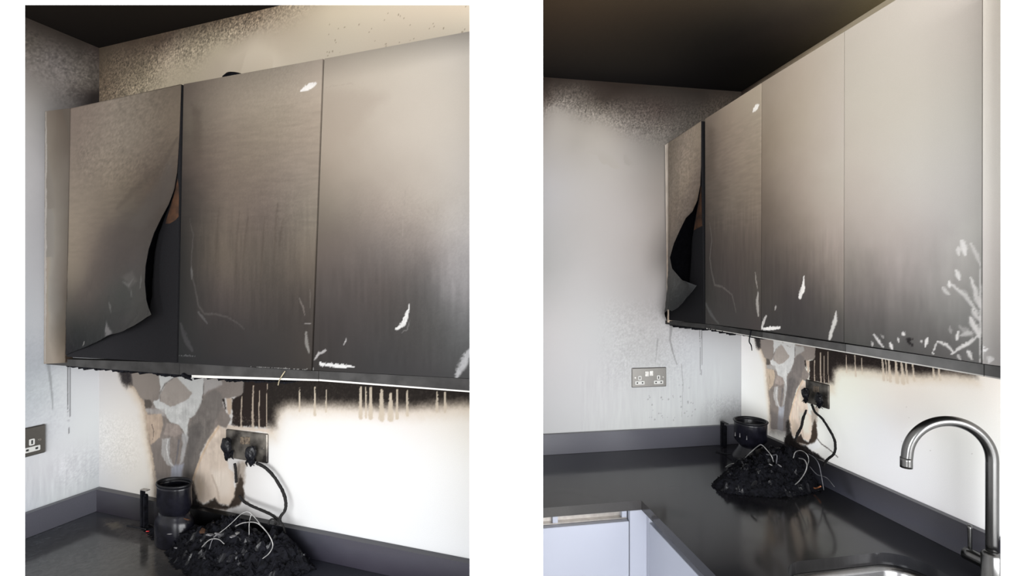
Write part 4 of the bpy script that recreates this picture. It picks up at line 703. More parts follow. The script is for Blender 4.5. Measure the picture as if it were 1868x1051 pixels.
def coons(L, T, R, B, ns, nt):
    """sheet between four space curves: left and right run top to bottom, top and bottom run left to right"""
    def res(c, n):
        c = np.array(c, float); dl = np.r_[0, np.cumsum(np.linalg.norm(np.diff(c, axis=0), axis=1))]; return np.stack([np.interp(np.linspace(0, dl[-1], n), dl, c[:, i]) for i in range(3)], -1)
    L, R, T, B = res(L, nt), res(R, nt), res(T, ns), res(B, ns); s = np.linspace(0, 1, ns)[None, :, None]; t = np.linspace(0, 1, nt)[:, None, None]
    P = (1 - s) * L[:, None] + s * R[:, None] + (1 - t) * T[None] + t * B[None] - ((1 - s) * (1 - t) * T[0] + s * (1 - t) * T[-1] + (1 - s) * t * B[0] + s * t * B[-1])
    return P, np.broadcast_to(s, P.shape[:2] + (1,))[..., 0], np.broadcast_to(t, P.shape[:2] + (1,))[..., 0]
def peeled_skin(K, t, at, L, T, A, E, B, seed):
    """the vinyl face of the burnt door: flat up to the line where it has let go of the core, then curled forward to its free edge"""
    ns, nc, nt = 90, 26, 200; P, S, Tt = coons(L, T, A, B, ns, nt); d = DIM[K]['d']
    P[..., 1] = np.minimum(P[..., 1], -d) - .0016; n = fbm(P[..., 0] * 26, P[..., 2] * 26, seed) - .4; P[..., 1] -= np.abs(n) * .010 * sstep((Tt - .5) / .4)
    a = P[:, -1]; e = np.array(E, float); dl = np.r_[0, np.cumsum(np.linalg.norm(np.diff(e, axis=0), axis=1))]; e = np.stack([np.interp(np.linspace(0, dl[-1], nt), dl, e[:, i]) for i in range(3)], -1)
    g = np.linalg.norm(e - a, axis=1)[:, None]; c = a + g * np.array([[.28, -.12, 0.0]]); q = np.linspace(0, 1, nc)[None, 1:, None]
    Q = (1 - q) ** 2 * a[:, None] + 2 * q * (1 - q) * c[:, None] + q * q * e[:, None]; P = np.concatenate([P, Q], 1); fl = P.reshape(-1, 3)
    cols = paint(K + '_door1', fl[:, 0].copy(), fl[:, 2].copy())
    me = grid_mesh('vinyl_skin', fl - np.array(at), ns + nc - 1, nt, cols, flip=True); o = link('vinyl_skin', me, [M_door, M_back, M_back], t)
    for p in me.polygons: p.use_smooth = True
    so = o.modifiers.new('sheet', 'SOLIDIFY'); so.thickness = .0014; so.offset = -1; so.material_offset = 1; so.material_offset_rim = 1; so.use_rim = True
    o['label'] = 'sooty vinyl face peeling and curling off the door'; return o
# left-hand kitchen
GA = 'left kitchen wall cupboards'
xsA = [0.1285, 0.5608, 1.0095]
t, at = cupboard('A', 'left kitchen corner wall cupboard, its burnt door face peeling off', (.0085, xsA[1]), None, None, ((.5145, 0.5297), (.4975, 0.4979)), False)
panel('filler_panel', 'A_door0', [(0.0105, 1.2584), (0.1256, 1.2538), (0.1051, 0.5075), (0.0053, 0.4992)], 'A', -DIM['A']['d'], .018, t, at=at)['label'] = 'pale upright filler panel beside the wall'
bm = bmesh.new(); prism(bm, [(0.1292, 1.2525), (0.5727, 1.2633), (0.5549, 0.5297), (0.1113, 0.5255)], 'y', -DIM['A']['d'], -DIM['A']['d'] + .018); part('door', bm, M_core, t, label='bare charred door core')
bm = bmesh.new(); prism(bm, [(0.5598, 1.0162), (0.5638, 0.9884), (0.5628, 0.9162), (0.5509, 0.9066), (0.5308, 0.8988), (0.5145, 0.8994), (0.5287, 0.9324), (0.5449, 0.9708)], 'y', -DIM['A']['d'] - .0008, -DIM['A']['d'] + .001); part('scorched_patch', bm, M_wood, t, label='brown scorched wood showing at the top of the tear')
SL = [(0.1292, -0.1504, 1.2525), (0.1211, -0.1504, 0.9291), (0.1162, -0.1504, 0.7203), (0.1088, -0.1504, 0.5302)]
ST = [(0.1292, -0.1504, 1.2525), (0.5727, -0.1504, 1.2633)]
SA = [(0.5727, -0.1504, 1.2633), (0.5668, -0.1504, 1.1399), (0.5569, -0.1504, 1.0251), (0.5388, -0.1504, 0.9653), (0.5105, -0.1504, 0.9172), (0.4879, -0.1504, 0.8711), (0.4763, -0.1524, 0.8241), (0.4729, -0.1544, 0.7651), (0.4745, -0.1584, 0.7062), (0.4951, -0.1824, 0.6521)]
SR = [(0.5727, -0.1504, 1.2633), (0.5668, -0.1504, 1.1399), (0.5595, -0.1524, 1.0317), (0.555, -0.1564, 0.9878), (0.5433, -0.1624, 0.9485), (0.5264, -0.1704, 0.9108), (0.5101, -0.1774, 0.8718), (0.4986, -0.1834, 0.8286), (0.4933, -0.1874, 0.7855), (0.4932, -0.1894, 0.7425), (0.4993, -0.1894, 0.6954), (0.5044, -0.1874, 0.6754), (0.5102, -0.1844, 0.6582)]
SB = [(0.1088, -0.1504, 0.5302), (0.1588, -0.1524, 0.5454), (0.2134, -0.1564, 0.5591), (0.2699, -0.1624, 0.5774), (0.3281, -0.1704, 0.5969), (0.3446, -0.1724, 0.6006), (0.3825, -0.1744, 0.6079), (0.4271, -0.1784, 0.6213), (0.4665, -0.1824, 0.6371), (0.4951, -0.1824, 0.6521)]
peeled_skin('A', t, at, SL, ST, SA, SR, SB, 5)
bm = bmesh.new(); jag(bm, .10, xsA[1], .4985, .4985, .010, -DIM['A']['d'] + .004, -DIM['A']['d'] + .03, 60, 3); part('charred_lip', bm, M_char, t)
t, at = cupboard('A', 'left kitchen middle wall cupboard, sooty door with white spot near top right corner', (xsA[1], xsA[2]), [(0.5806, 1.263), (1.0245, 1.262), (0.9915, 0.5339), (0.5614, 0.5293)], 'A_door2', ((0.5286, 0.532), (0.4982, 0.5127)), ((0.6041), (0.4928, 0.5088)))
bm = bmesh.new(); jag(bm, 0.5708, 0.7414, 0.4988, 0.5003, .012, -.1465, -.12, 26, 8); jag(bm, 0.7139, 0.931, 0.4931, 0.5011, .007, -.1440, -.12, 40, 9)
tube(bm, [(0.5767, 0.4991)[:1] + (-.149, 0.4991), (0.5924, -.15, 0.4943), (0.61, -.15, 0.4868)], [.006, .005, .0015], 6); part('charred_lip', bm, M_char, t)
t, at = cupboard('A', 'left kitchen right-hand wall cupboard, cream at the top and sooty below, with white scuffs', (xsA[2], 1.411), [(1.0294, 1.2618), (1.412, 1.263), (1.412, .5390), (0.9966, 0.5338)], 'A_door3', ((0.5323, .5375), (0.513, .5120)), ((xsA[2] + .001), (0.5091, .5090)))
o = thing('upturned_bowl', 'dark rounded bowl peeping over the top edge of the left kitchen middle cupboard', 'bowl', 'A', (.684, -.08, 1.2561))
bm = bmesh.new(); lathe(bm, [(.0005, .0485), (.014, .0475), (.026, .043), (.034, .033), (.038, .012), (.038, 0), (.035, 0), (.032, .030), (.0005, .043)], (.684, -.08, 1.2561)); part('shell', bm, M_charshine, o, smooth=True)
bm = bmesh.new(); tube(bm, [(0.9162, -0.152, 0.5279), (0.9096, -0.155, 0.5169), (0.8996, -0.153, 0.5044), (0.8929, -0.15, 0.4921)], .0012, 6)
o = from_bm('hanging_thread', bm, M_olive, None, 'A', True); tag(o, 'olive thread hanging from the rail of the left kitchen middle cupboard', 'thread')
# right-hand kitchen
xsB = [0.3351, 0.6676, 0.9897, 1.3105]
zB = lambda px: 0
railB = lambda x: (.5985 - .0085 * (x - .33), .5790 - .0135 * (x - .33))
def rl(x0, x1, drop=.0): a, b = railB(x0), railB(x1); return ((a[0] - .003, b[0] - .003), (a[1], b[1]))
t, at = cupboard('B', 'right kitchen corner wall cupboard, its door face torn open into a black curl', (.004, xsB[0]), None, None, ((.586, .5945), (.570, .5760)), False)
panel('filler_panel', 'B_door0', [(0.0086, 1.3973), (0.04, 1.3999), (0.0426, 0.5798), (0.0296, 0.5802)], 'B', -DIM['B']['d'], .018, t, at=at)['label'] = 'pale upright filler panel beside the wall'
bm = bmesh.new(); prism(bm, [(0.0451, 1.3991), (0.3115, 1.4054), (0.3324, 0.596), (0.0477, 0.5914)], 'y', -DIM['B']['d'], -DIM['B']['d'] + .018); part('door', bm, M_core, t, label='bare charred door core')
bm = bmesh.new(); prism(bm, [(0.3115, 1.1442), (0.3155, 1.0229), (0.3194, 0.9852), (0.2585, 0.9749), (0.2833, 1.0499)], 'y', -DIM['B']['d'] - .0008, -DIM['B']['d'] + .001); part('scorched_patch', bm, M_wood, t, label='brown scorched wood showing at the top of the tear')
SL = [(0.0451, -0.3953, 1.3991), (0.0426, -0.3953, 0.8507), (0.04, -0.3953, 0.7009), (0.0296, -0.3953, 0.5802)]
ST = [(0.0451, -0.3953, 1.3991), (0.3115, -0.3953, 1.4054)]
SA = [(0.3115, -0.3953, 1.4054), (0.3115, -0.3953, 1.232), (0.3095, -0.3953, 1.1556), (0.2914, -0.3953, 1.093), (0.2668, -0.3953, 1.0188), (0.2458, -0.3953, 0.9424), (0.2425, -0.3983, 0.8632), (0.2496, -0.4073, 0.7948), (0.3024, -0.4423, 0.7053)]
SR = [(0.3115, -0.3953, 1.4054), (0.3115, -0.3953, 1.232), (0.3156, -0.4013, 1.1476), (0.3206, -0.4173, 1.0849), (0.3185, -0.4373, 1.0411), (0.2967, -0.4533, 1.0177), (0.2845, -0.4703, 0.9748), (0.2742, -0.4933, 0.9157), (0.2691, -0.5073, 0.8604), (0.2739, -0.5003, 0.8158), (0.2974, -0.4703, 0.7689), (0.3404, -0.4313, 0.7468)]
SB = [(0.0296, -0.3953, 0.5802), (0.0723, -0.4253, 0.6228), (0.1457, -0.4503, 0.6458), (0.1973, -0.4573, 0.6389), (0.2528, -0.4553, 0.6595), (0.3024, -0.4423, 0.7053)]
peeled_skin('B', t, at, SL, ST, SA, SR, SB, 9)
bm = bmesh.new(); jag(bm, .04, xsB[0], .570, .576, .012, -DIM['B']['d'] + .004, -DIM['B']['d'] + .03, 50, 4); part('charred_lip', bm, M_char, t)
dq = [([(0.3401, 1.4043), (0.6671, 1.408), (0.6633, 0.5979), (0.342, 0.5971)], 'B_door2', 'right kitchen second wall cupboard from the corner, white spot at the top', xsB[0], xsB[1]),
      ([(0.6713, 1.4081), (0.9883, 1.4077), (0.9868, 0.5943), (0.6679, 0.598)], 'B_door3', 'right kitchen third wall cupboard from the corner, white drip-shaped scuff below', xsB[1], xsB[2]),
      ([(0.9907, 1.4076), (1.3099, 1.4068), (1.3087, 0.589), (0.9897, 0.594)], 'B_door4', 'right kitchen wide cream wall cupboard with white splashes at lower right', xsB[2], xsB[3]),
      ([(1.3116, 1.4068), (1.388, 1.4066), (1.388, .5885), (1.3108, 0.5889)], 'B_door5', 'right kitchen last wall cupboard, a narrow pale sliver beside the white pier', xsB[3], 1.388)]
for i, (q, key, lab, a, b) in enumerate(dq):
    r = rl(a, b); st = ((a + .001), (r[1][0] - .0026, r[1][1] - .0026))
    t, at = cupboard('B', lab, (a, b), q, key, r, st, (M_rail, M_railmid, M_railpale, M_railpale)[i])
    if i == 0:
        bm = bmesh.new(); jag(bm, a, a + .16, r[1][0], r[1][0] - .003, .013, -DIM['B']['d'] + .003, -DIM['B']['d'] + .03, 26, 12); jag(bm, a + .15, b, r[1][0] - .004, r[1][1] - .004, .004, -DIM['B']['d'] + .003, -DIM['B']['d'] + .03, 30, 13); part('charred_lip', bm, M_char, t)
bm = bmesh.new(); tube(bm, [(0.6196, -0.397, 0.5938), (0.614, -0.4, 0.558), (0.6225, -0.399, 0.5442), (0.6253, -0.398, 0.5261)], [.0022, .002, .0018, .0012], 6)
o = from_bm('hanging_thread', bm, M_char, None, 'B', True); tag(o, 'charred thread hanging below the right kitchen second cupboard', 'thread')

# ------------------------------------------------------------------ worktops and upstands
def worktop_A():
    us = lines((.0, 1.15, .003), (1.15, 1.36, .03)); vs = lines((-.62, -.34, .03), (-.34, 0, .003))
    o = sheet('worktop', 'A_work', us, vs, lambda u, v: (u + .0005, v - .0005, 0 * u), M_work, 'A', (0, 0, -.0325)); tag(o, 'left kitchen dark stone worktop strewn with char', 'worktop')
worktop_A()
for K, ln, rl_ in (('A', 1.355, .335), ('B', 1.20, 1.045)):
    d = DIM[K]; w = 'left' if K == 'A' else 'right'
    o = sheet('upstand', K + '_up', lines((.0205, ln, .004)), lines((.0005, d['u'], .004)), lambda u, v: (u, 0 * u - d['t'], v), M_upst, K, (0, d['t'] - .0005, 0), flip=False)
    tag(o, w + ' kitchen dark upstand along the back wall under the burnt socket', 'upstand')
    bm = bxm(.0005, .020, -rl_, -.0005, .0005, d['u'], .0012); o = from_bm('upstand', bm, M_up, None, K); tag(o, w + ' kitchen dark upstand along the side wall under the clean socket', 'upstand')
def sd_rr(x, y, x0, x1, y0, y1, r):
    qx = np.abs(x - (x0 + x1) / 2) - (x1 - x0) / 2 + r; qy = np.abs(y - (y0 + y1) / 2) - (y1 - y0) / 2 + r
    return np.hypot(np.maximum(qx, 0), np.maximum(qy, 0)) + np.minimum(np.maximum(qx, qy), 0) - r
SINK = (.935, 1.40, -.56, -.152, .085)
def worktop_B():
    wl, wb, st = 0.5144, 0.742, .005
    us = lines((0, wl, st), (wl, 1.15, st), (1.15, 1.43, .01)); vs = lines((-1.135, -wb, st), (-wb, 0, st))
    U, V = np.meshgrid(us, vs); nu, nv = len(us), len(vs); sd = sd_rr(U, V, *SINK)
    e = 1e-4; gx = (sd_rr(U + e, V, *SINK) - sd_rr(U - e, V, *SINK)) / (2 * e); gy = (sd_rr(U, V + e, *SINK) - sd_rr(U, V - e, *SINK)) / (2 * e)
    near = np.abs(sd) < .0042; X = np.where(near, U - sd * gx, U); Y = np.where(near, V - sd * gy, V); sd2 = sd_rr(X, Y, *SINK)
    Y = np.where((V < -wb - 1e-6), -wb + (V + wb) * (1.05 - wb + .085 * X / wl) / (1.135 - wb), Y)   # the short leg's cut end runs along the white pier
    cols = paint('B_work', X.ravel(), Y.ravel()); bm = bmesh.new(); lay = bm.verts.layers.float_color.new('soot_light_stain'); vv = [bm.verts.new((x + .0005, y - .0005, 0)) for x, y in zip(X.ravel(), Y.ravel())]; bm.verts.index_update()
    for j in range(nv - 1):
        for i in range(nu - 1):
            c = (j * nu + i, j * nu + i + 1, (j + 1) * nu + i + 1, (j + 1) * nu + i)
            if us[i] > wl - 1e-6 and vs[j + 1] < -wb + 1e-6: continue
            if all(sd2.ravel()[k] < 1e-4 for k in c): continue
            bm.faces.new([vv[k] for k in c])
    for k, v in enumerate(vv): v[lay] = (*cols[k], 1)
    for v in [v for v in bm.verts if not v.link_faces]: bm.verts.remove(v)
    be = [q for q in bm.edges if len(q.link_faces) == 1]; ex = bmesh.ops.extrude_edge_only(bm, edges=be); 
    for v in [g for g in ex['geom'] if isinstance(g, bmesh.types.BMVert)]: v.co.z -= .0325
    o = from_bm('worktop', bm, [M_work], None, 'B'); tag(o, 'right kitchen L-shaped dark stone worktop with a sink cut into it', 'worktop')
worktop_B()
# ------------------------------------------------------------------ sink, tap and base units of the right-hand kitchen
t = thing('kitchen_sink', 'stainless steel sink under the right kitchen worktop, left of the tap', 'sink', 'B', (1.15, -.35, -.2))
bm = bmesh.new(); x0, x1, y0, y1, r = SINK; loops = []
for off, z, rr in ((-.012, -.0335, .097), (.014, -.0335, .075), (.020, -.042, .07), (.032, -.185, .06), (.06, -.2, .04), (.20, -.2, .004)):
    loops.append([bm.verts.new((p[0], p[1], z)) for p in rrect(x0 + off, x1 - off, y0 + min(off, .19), y1 - min(off, .19), rr, 8)])
for a, b in zip(loops[:-1], loops[1:]):
    for i in range(len(a)): bm.faces.new((a[i], a[(i + 1) % len(a)], b[(i + 1) % len(a)], b[i]))
bm.faces.new(loops[-1]); part('bowl', bm, M_sink, t, smooth=True)
bm = bmesh.new(); lathe(bm, [(.0005, -.1985), (.03, -.1985), (.036, -.1965), (.04, -.1995)], (1.167, -.356, 0), 32); part('drain', bm, M_chrome, t, smooth=True)
t = thing('kitchen_tap', 'brushed steel swan-neck tap standing behind the sink', 'tap', 'B', (1.098, -.075, 0))
bm = bmesh.new(); lathe(bm, [(.0005, .0005), (.027, .0005), (.027, .004), (.0215, .006), (.0215, .068), (.019, .073), (.0125, .078), (.0005, .078)], (1.098, -.075, 0), 40); part('body', bm, M_chrome, t, smooth=True)
ax = Vector((1.098, -.075, 0)); di = Vector((1.032 - 1.098, -.175, 0)); reach = di.length; di.normalize(); R_ = reach / 2; zc = .303
pts = [ax + Vector((0, 0, .075)), ax + Vector((0, 0, .16)), ax + Vector((0, 0, .25)), ax + Vector((0, 0, zc - .01))]
for i in range(0, 19):
    a = math.pi * i / 18 * .985; pts.append(ax + di * (R_ - R_ * math.cos(a)) + Vector((0, 0, zc + R_ * 1.02 * math.sin(a))))
pts += [pts[-1] + di * .002 + Vector((0, 0, -.022))]
bm = bmesh.new(); tube(bm, pts, .0128, 24, 4); part('spout', bm, M_chrome, t, smooth=True)
bm = bmesh.new(); e = pts[-1]; tube(bm, [e + Vector((0, 0, .014)), e, e + Vector((0, 0, -.012))], .0134, 24, 2); part('aerator', bm, M_chrome, t, smooth=True)
hv = Vector((1.0377 - .0, -.075, .041))
bm = bmesh.new(); tube(bm, [Vector((1.098, -.075, .041)), Vector(((1.098 + hv.x) / 2, -.075, .041)), hv], .0165, 24, 2); part('valve_body', bm, M_chrome, t, smooth=True)
bm = bmesh.new(); tube(bm, [Vector((hv.x + .010, -.075, .05)), Vector((hv.x + .0095, -.075, .09)), Vector((hv.x + .008, -.074, .118))], [.0045, .0045, .0055], 12, 3); part('lever', bm, M_chrome, t, smooth=True)
fz = -(CAM_Z - KITCHEN['B']['c'][2]); xf = .5117; ye = -1.124; yc = -1.052
t = thing('base_cabinet', 'white handleless base cabinet under the short leg of the right kitchen worktop', 'cabinet', 'B', (.25, -.95, fz))
bm = bmesh.new()
for b in ((.02, xf - .022, yc, yc + .018), (.02, xf - .022, -.803, -.785)): box(bm, *b, fz + .1, -.034)
box(bm, .02, .04, yc + .018, -.803, fz + .1, -.034); box(bm, .02, xf - .06, yc + .018, -.803, fz, fz + .1); part('carcass', bm, M_cab, t)
part('drawer_front', bxm(xf - .02, xf, ye, -.7865, fz + .12, -.0705, .001), M_cab, t)
bm = bmesh.new(); box(bm, xf - .045, xf - .04, ye, -.7865, -.075, -.0335); box(bm, xf - .04, xf - .021, ye, -.7865, -.0705, -.066); part('handle_channel', bm, M_chan, t, label='steel handle channel')
t = thing('base_cabinet', 'white base cabinet under the long leg of the right kitchen worktop', 'cabinet', 'B', (.9, -.4, fz))
bm = bmesh.new(); box(bm, xf + .03, xf + .048, -.69, -.03, fz + .1, -.034); box(bm, 1.40, 1.418, -.69, -.03, fz + .1, -.034); box(bm, xf + .03, 1.418, -.03, -.012, fz + .1, -.034); box(bm, xf + .03, 1.418, -.65, -.03, fz, fz + .1); part('carcass', bm, M_cab, t)
part('door', bxm(xf + .022, .985, -.722, -.702, fz + .12, -.0705, .001), M_cab, t); part('door', bxm(.988, 1.418, -.722, -.702, fz + .12, -.0705, .001), M_cab, t)
bm = bmesh.new(); box(bm, xf + .06, 1.418, -.682, -.677, -.075, -.0335); box(bm, xf + .06, 1.418, -.701, -.682, -.0705, -.066); part('handle_channel', bm, M_chan, t, label='steel handle channel')
t = thing('corner_post', 'white corner post where the right kitchen base cabinets meet', 'corner post', 'B', (xf, -.75, fz))
bm = bmesh.new(); box(bm, xf - .02, xf, -.783, -.702, fz + .05, -.0345, .001); box(bm, xf, xf + .020, -.722, -.702, fz + .05, -.0345, .001); part('post', bm, M_cab, t)

# ------------------------------------------------------------------ sockets, plugs and leads
def frame(K, wall, o):
    """maps across, up and out (in metres on the plate) into kitchen coordinates"""
    if wall == 'back': return lambda a, b, c: (o[0] + a, -c, o[1] + b)
    return lambda a, b, c: (c, -o[0] + a, o[1] + b)     # side wall: o = (distance from the corner of the left edge, height)
def slab(bm, fr, pts, c0, c1):
    A = [bm.verts.new(fr(p[0], p[1], c0)) for p in pts]; B = [bm.verts.new(fr(p[0], p[1], c1)) for p in pts]
    bm.faces.new(A); bm.faces.new(B)
    for i in range(len(pts)): bm.faces.new((A[i], B[i], B[(i + 1) % len(pts)], A[(i + 1) % len(pts)]))
def socket(K, wall, o, W, H, label, burnt=False):
    fr = frame(K, wall, o); at = fr(W / 2, 0, 0); t = thing('double_socket', label, 'socket', K, at); u = W / .146; v = H / .086
    bm = bmesh.new(); L0 = [bm.verts.new(fr(p[0], p[1], .0004)) for p in rrect(0, W, 0, H, .004)]; L1 = [bm.verts.new(fr(p[0], p[1], .0035)) for p in rrect(.0004, W - .0004, .0004, H - .0004, .004)]; L2 = [bm.verts.new(fr(p[0], p[1], .0055)) for p in rrect(.003, W - .003, .003, H - .003, .003)]
    for a, b in ((L0, L1), (L1, L2)):
        for i in range(len(a)): bm.faces.new((a[i], a[(i + 1) % len(a)], b[(i + 1) % len(a)], b[i]))
    bm.faces.new(L2); bm.faces.new(L0[::-1]); part('faceplate', bm, M_steelburnt if burnt else M_steel, t, label='burnt steel faceplate' if burnt else 'brushed steel faceplate')
    for i, (a, b) in enumerate(((.0625, .0590), (.0805, .0610))):
        bm = bmesh.new(); slab(bm, fr, rrect((a - .007) * u, (a + .007) * u, (b - .0105) * v, (b + .0105) * v, .0015, 2), .0056, .0085 if i else .0075); part('rocker_switch', bm, M_amber if burnt else M_switchgrey, t)
    for a, b in ((.033, .020), (.112, .020)):
        if not burnt:
            bm = bmesh.new(); slab(bm, fr, rrect((a - .0195) * u, (a + .0195) * u, (b - .0075) * v, (b + .0075) * v, .002, 3), .0056, .0064); pin = part('pin_insert', bm, M_socketwhite, t)
            bm = bmesh.new(); slab(bm, fr, rrect((a - .0065) * u, (a + .0065) * u, (.041 - .0095) * v, (.041 + .0095) * v, .003, 3), .0056, .0064); earth = part('earth_insert', bm, M_socketwhite, t)
            for h, (ha, hb, hw, hh) in ((pin, (a - .011, b, .0032, .0030)), (pin, (a + .011, b, .0032, .0030)), (earth, (a, .041, .0019, .0058))):
                bm = bmesh.new(); slab(bm, fr, rrect((ha - hw) * u, (ha + hw) * u, (hb - hh) * v, (hb + hh) * v, .0008, 2), .00645, .0067)
                hp = part('pin_hole', bm, M_hole, t); hp.parent = h
    for a in (.0135, .1310):
        bm = bmesh.new(); c = Vector(fr(a * u, .043 * v, .0056)); n = (Vector(fr(0, 0, 1)) - Vector(fr(0, 0, 0))).normalized(); tube(bm, [c, c + n * .0012], .0034, 14, 1); part('screw', bm, M_screw, t)
    return fr
socket('B', 'side', (0.5551, 0.2808), 0.1691, .0895, 'brushed steel double socket on the right kitchen side wall with nothing plugged in')
socket('A', 'side', (.145 + .146, .2317), .146, .0862, 'brushed steel double socket on the left kitchen side wall, cut off by the white pier')
frA = socket('A', 'back', (0.5563, 0.2307), .1556, .0835, 'burnt double socket on the left kitchen back wall holding two charred plugs', True)
frB = socket('B', 'back', (0.4047, 0.2857), .1135, .0915, 'burnt double socket on the right kitchen back wall holding two charred plugs', True)
def lump(bm, c, r, seed, rough=.35, sub=3, stretch=(1, 1, 1)):
    g = bmesh.ops.create_icosphere(bm, subdivisions=sub, radius=1.0); q = random.Random(seed); s = q.uniform(0, 99)
    for v in g['verts']:
        p = np.array(v.co); n = fbm(np.array([p[0] * 1.7 + s + p[2]]), np.array([p[1] * 1.7 - s + p[2] * 1.3]), seed)[0] + .5 * fbm(np.array([p[0] * 5 + s - p[2] * 4]), np.array([p[1] * 5 + p[2] * 3]), seed + 1)[0]
        v.co = Vector((c[0] + p[0] * r[0] * (1 + rough * (n - .75) * 2), c[1] + p[1] * r[1] * (1 + rough * (n - .75) * 2), c[2] + p[2] * r[2] * (1 + rough * (n - .75) * 2)))
def plug(K, fr, a, b, sz, label, cord, seed, crad):
    """a melted three-pin plug: body on the plate, its face with pin bridge, cord grip and the lead that is left"""
    at = fr(a, b, .007); t = thing('charred_plug', label, 'plug', K, at)
    bm = bmesh.new(); c = fr(a, b, .0095 + sz * .44); lump(bm, c, (sz * .60, sz * .42, sz * .78), seed, .28); lump(bm, fr(a + sz * .12, b + sz * .38, .007 + sz * .5), (sz * .34, sz * .34, sz * .36), seed + 1, .5); part('body', bm, M_charshine, t)
    bm = bmesh.new(); lump(bm, fr(a - sz * .1, b - sz * .82, .007 + sz * .32), (sz * .34, sz * .3, sz * .42), seed + 2, .5); lump(bm, fr(a - sz * .2, b - sz * 1.15, .007 + sz * .3), (sz * .20, sz * .2, sz * .34), seed + 3, .6, 2); part('cord_grip', bm, M_char, t)
    for i in range(3):
        bm = bmesh.new(); r = random.Random(seed + i); x = a + sz * r.uniform(-.4, .5); tube(bm, [fr(x, b - sz * .5, .012), fr(x + r.uniform(-.3, .3) * sz, b - sz * 1.0, .022), fr(x + r.uniform(-.5, .5) * sz, b - sz * r.uniform(1.2, 1.5), .02)], [.0022, .0018, .0008], 6, 4, .2); part('melted_strand', bm, M_char, t)
    for cpts in cord:
        bm = bmesh.new(); tube(bm, cpts, crad, 8, 8, .16); part('cord', bm, M_cord, t, smooth=True)
BA = lambda y: None
plug('A', frA, .0240, .042, .0300, 'left-hand charred plug in the left kitchen burnt socket', [[(0.6106, -0.022, 0.2253), (0.6102, -0.018, 0.2051), (0.6045, -0.012, 0.1833), (0.6033, -0.01, 0.1665)], [(0.6223, -0.016, 0.1321), (0.6494, -0.024, 0.122), (0.6876, -0.028, 0.1153), (0.7268, -0.03, 0.1097), (0.7615, -0.034, 0.1046), (0.7863, -0.04, 0.0977)]], 21, .0036)
plug('A', frA, .1130, .031, .0275, 'right-hand charred plug in the left kitchen burnt socket, lead looping down', [[(0.689, -0.02, 0.2353), (0.7165, -0.02, 0.2278), (0.7456, -0.02, 0.2099), (0.7686, -0.02, 0.1856), (0.7876, -0.022, 0.1618), (0.798, -0.026, 0.1379), (0.7991, -0.032, 0.1213), (0.7919, -0.04, 0.1074), (0.7996, -0.046, 0.0936)]], 31, .0042)
plug('B', frB, .0190, .040, .0270, 'left-hand charred plug in the right kitchen burnt socket with a burnt-off tail', [[(0.4393, -0.03, 0.2653), (0.4284, -0.035, 0.2287), (0.42, -0.035, 0.1965), (0.4028, -0.035, 0.1657), (0.3914, -0.04, 0.1322)]], 41, [.0035, .005, .0045, .006, .003])
plug('B', frB, .0850, .036, .0270, 'right-hand charred plug in the right kitchen burnt socket, lead arching outward', [[(0.4779, -0.04, 0.2961), (0.505, -0.05, 0.2744), (0.5357, -0.05, 0.2601), (0.5629, -0.05, 0.2357), (0.587, -0.05, 0.2074), (0.5964, -0.05, 0.1792), (0.5893, -0.05, 0.1477), (0.555, -0.045, 0.1139), (0.5377, -0.045, 0.0857)]], 51, .0042)

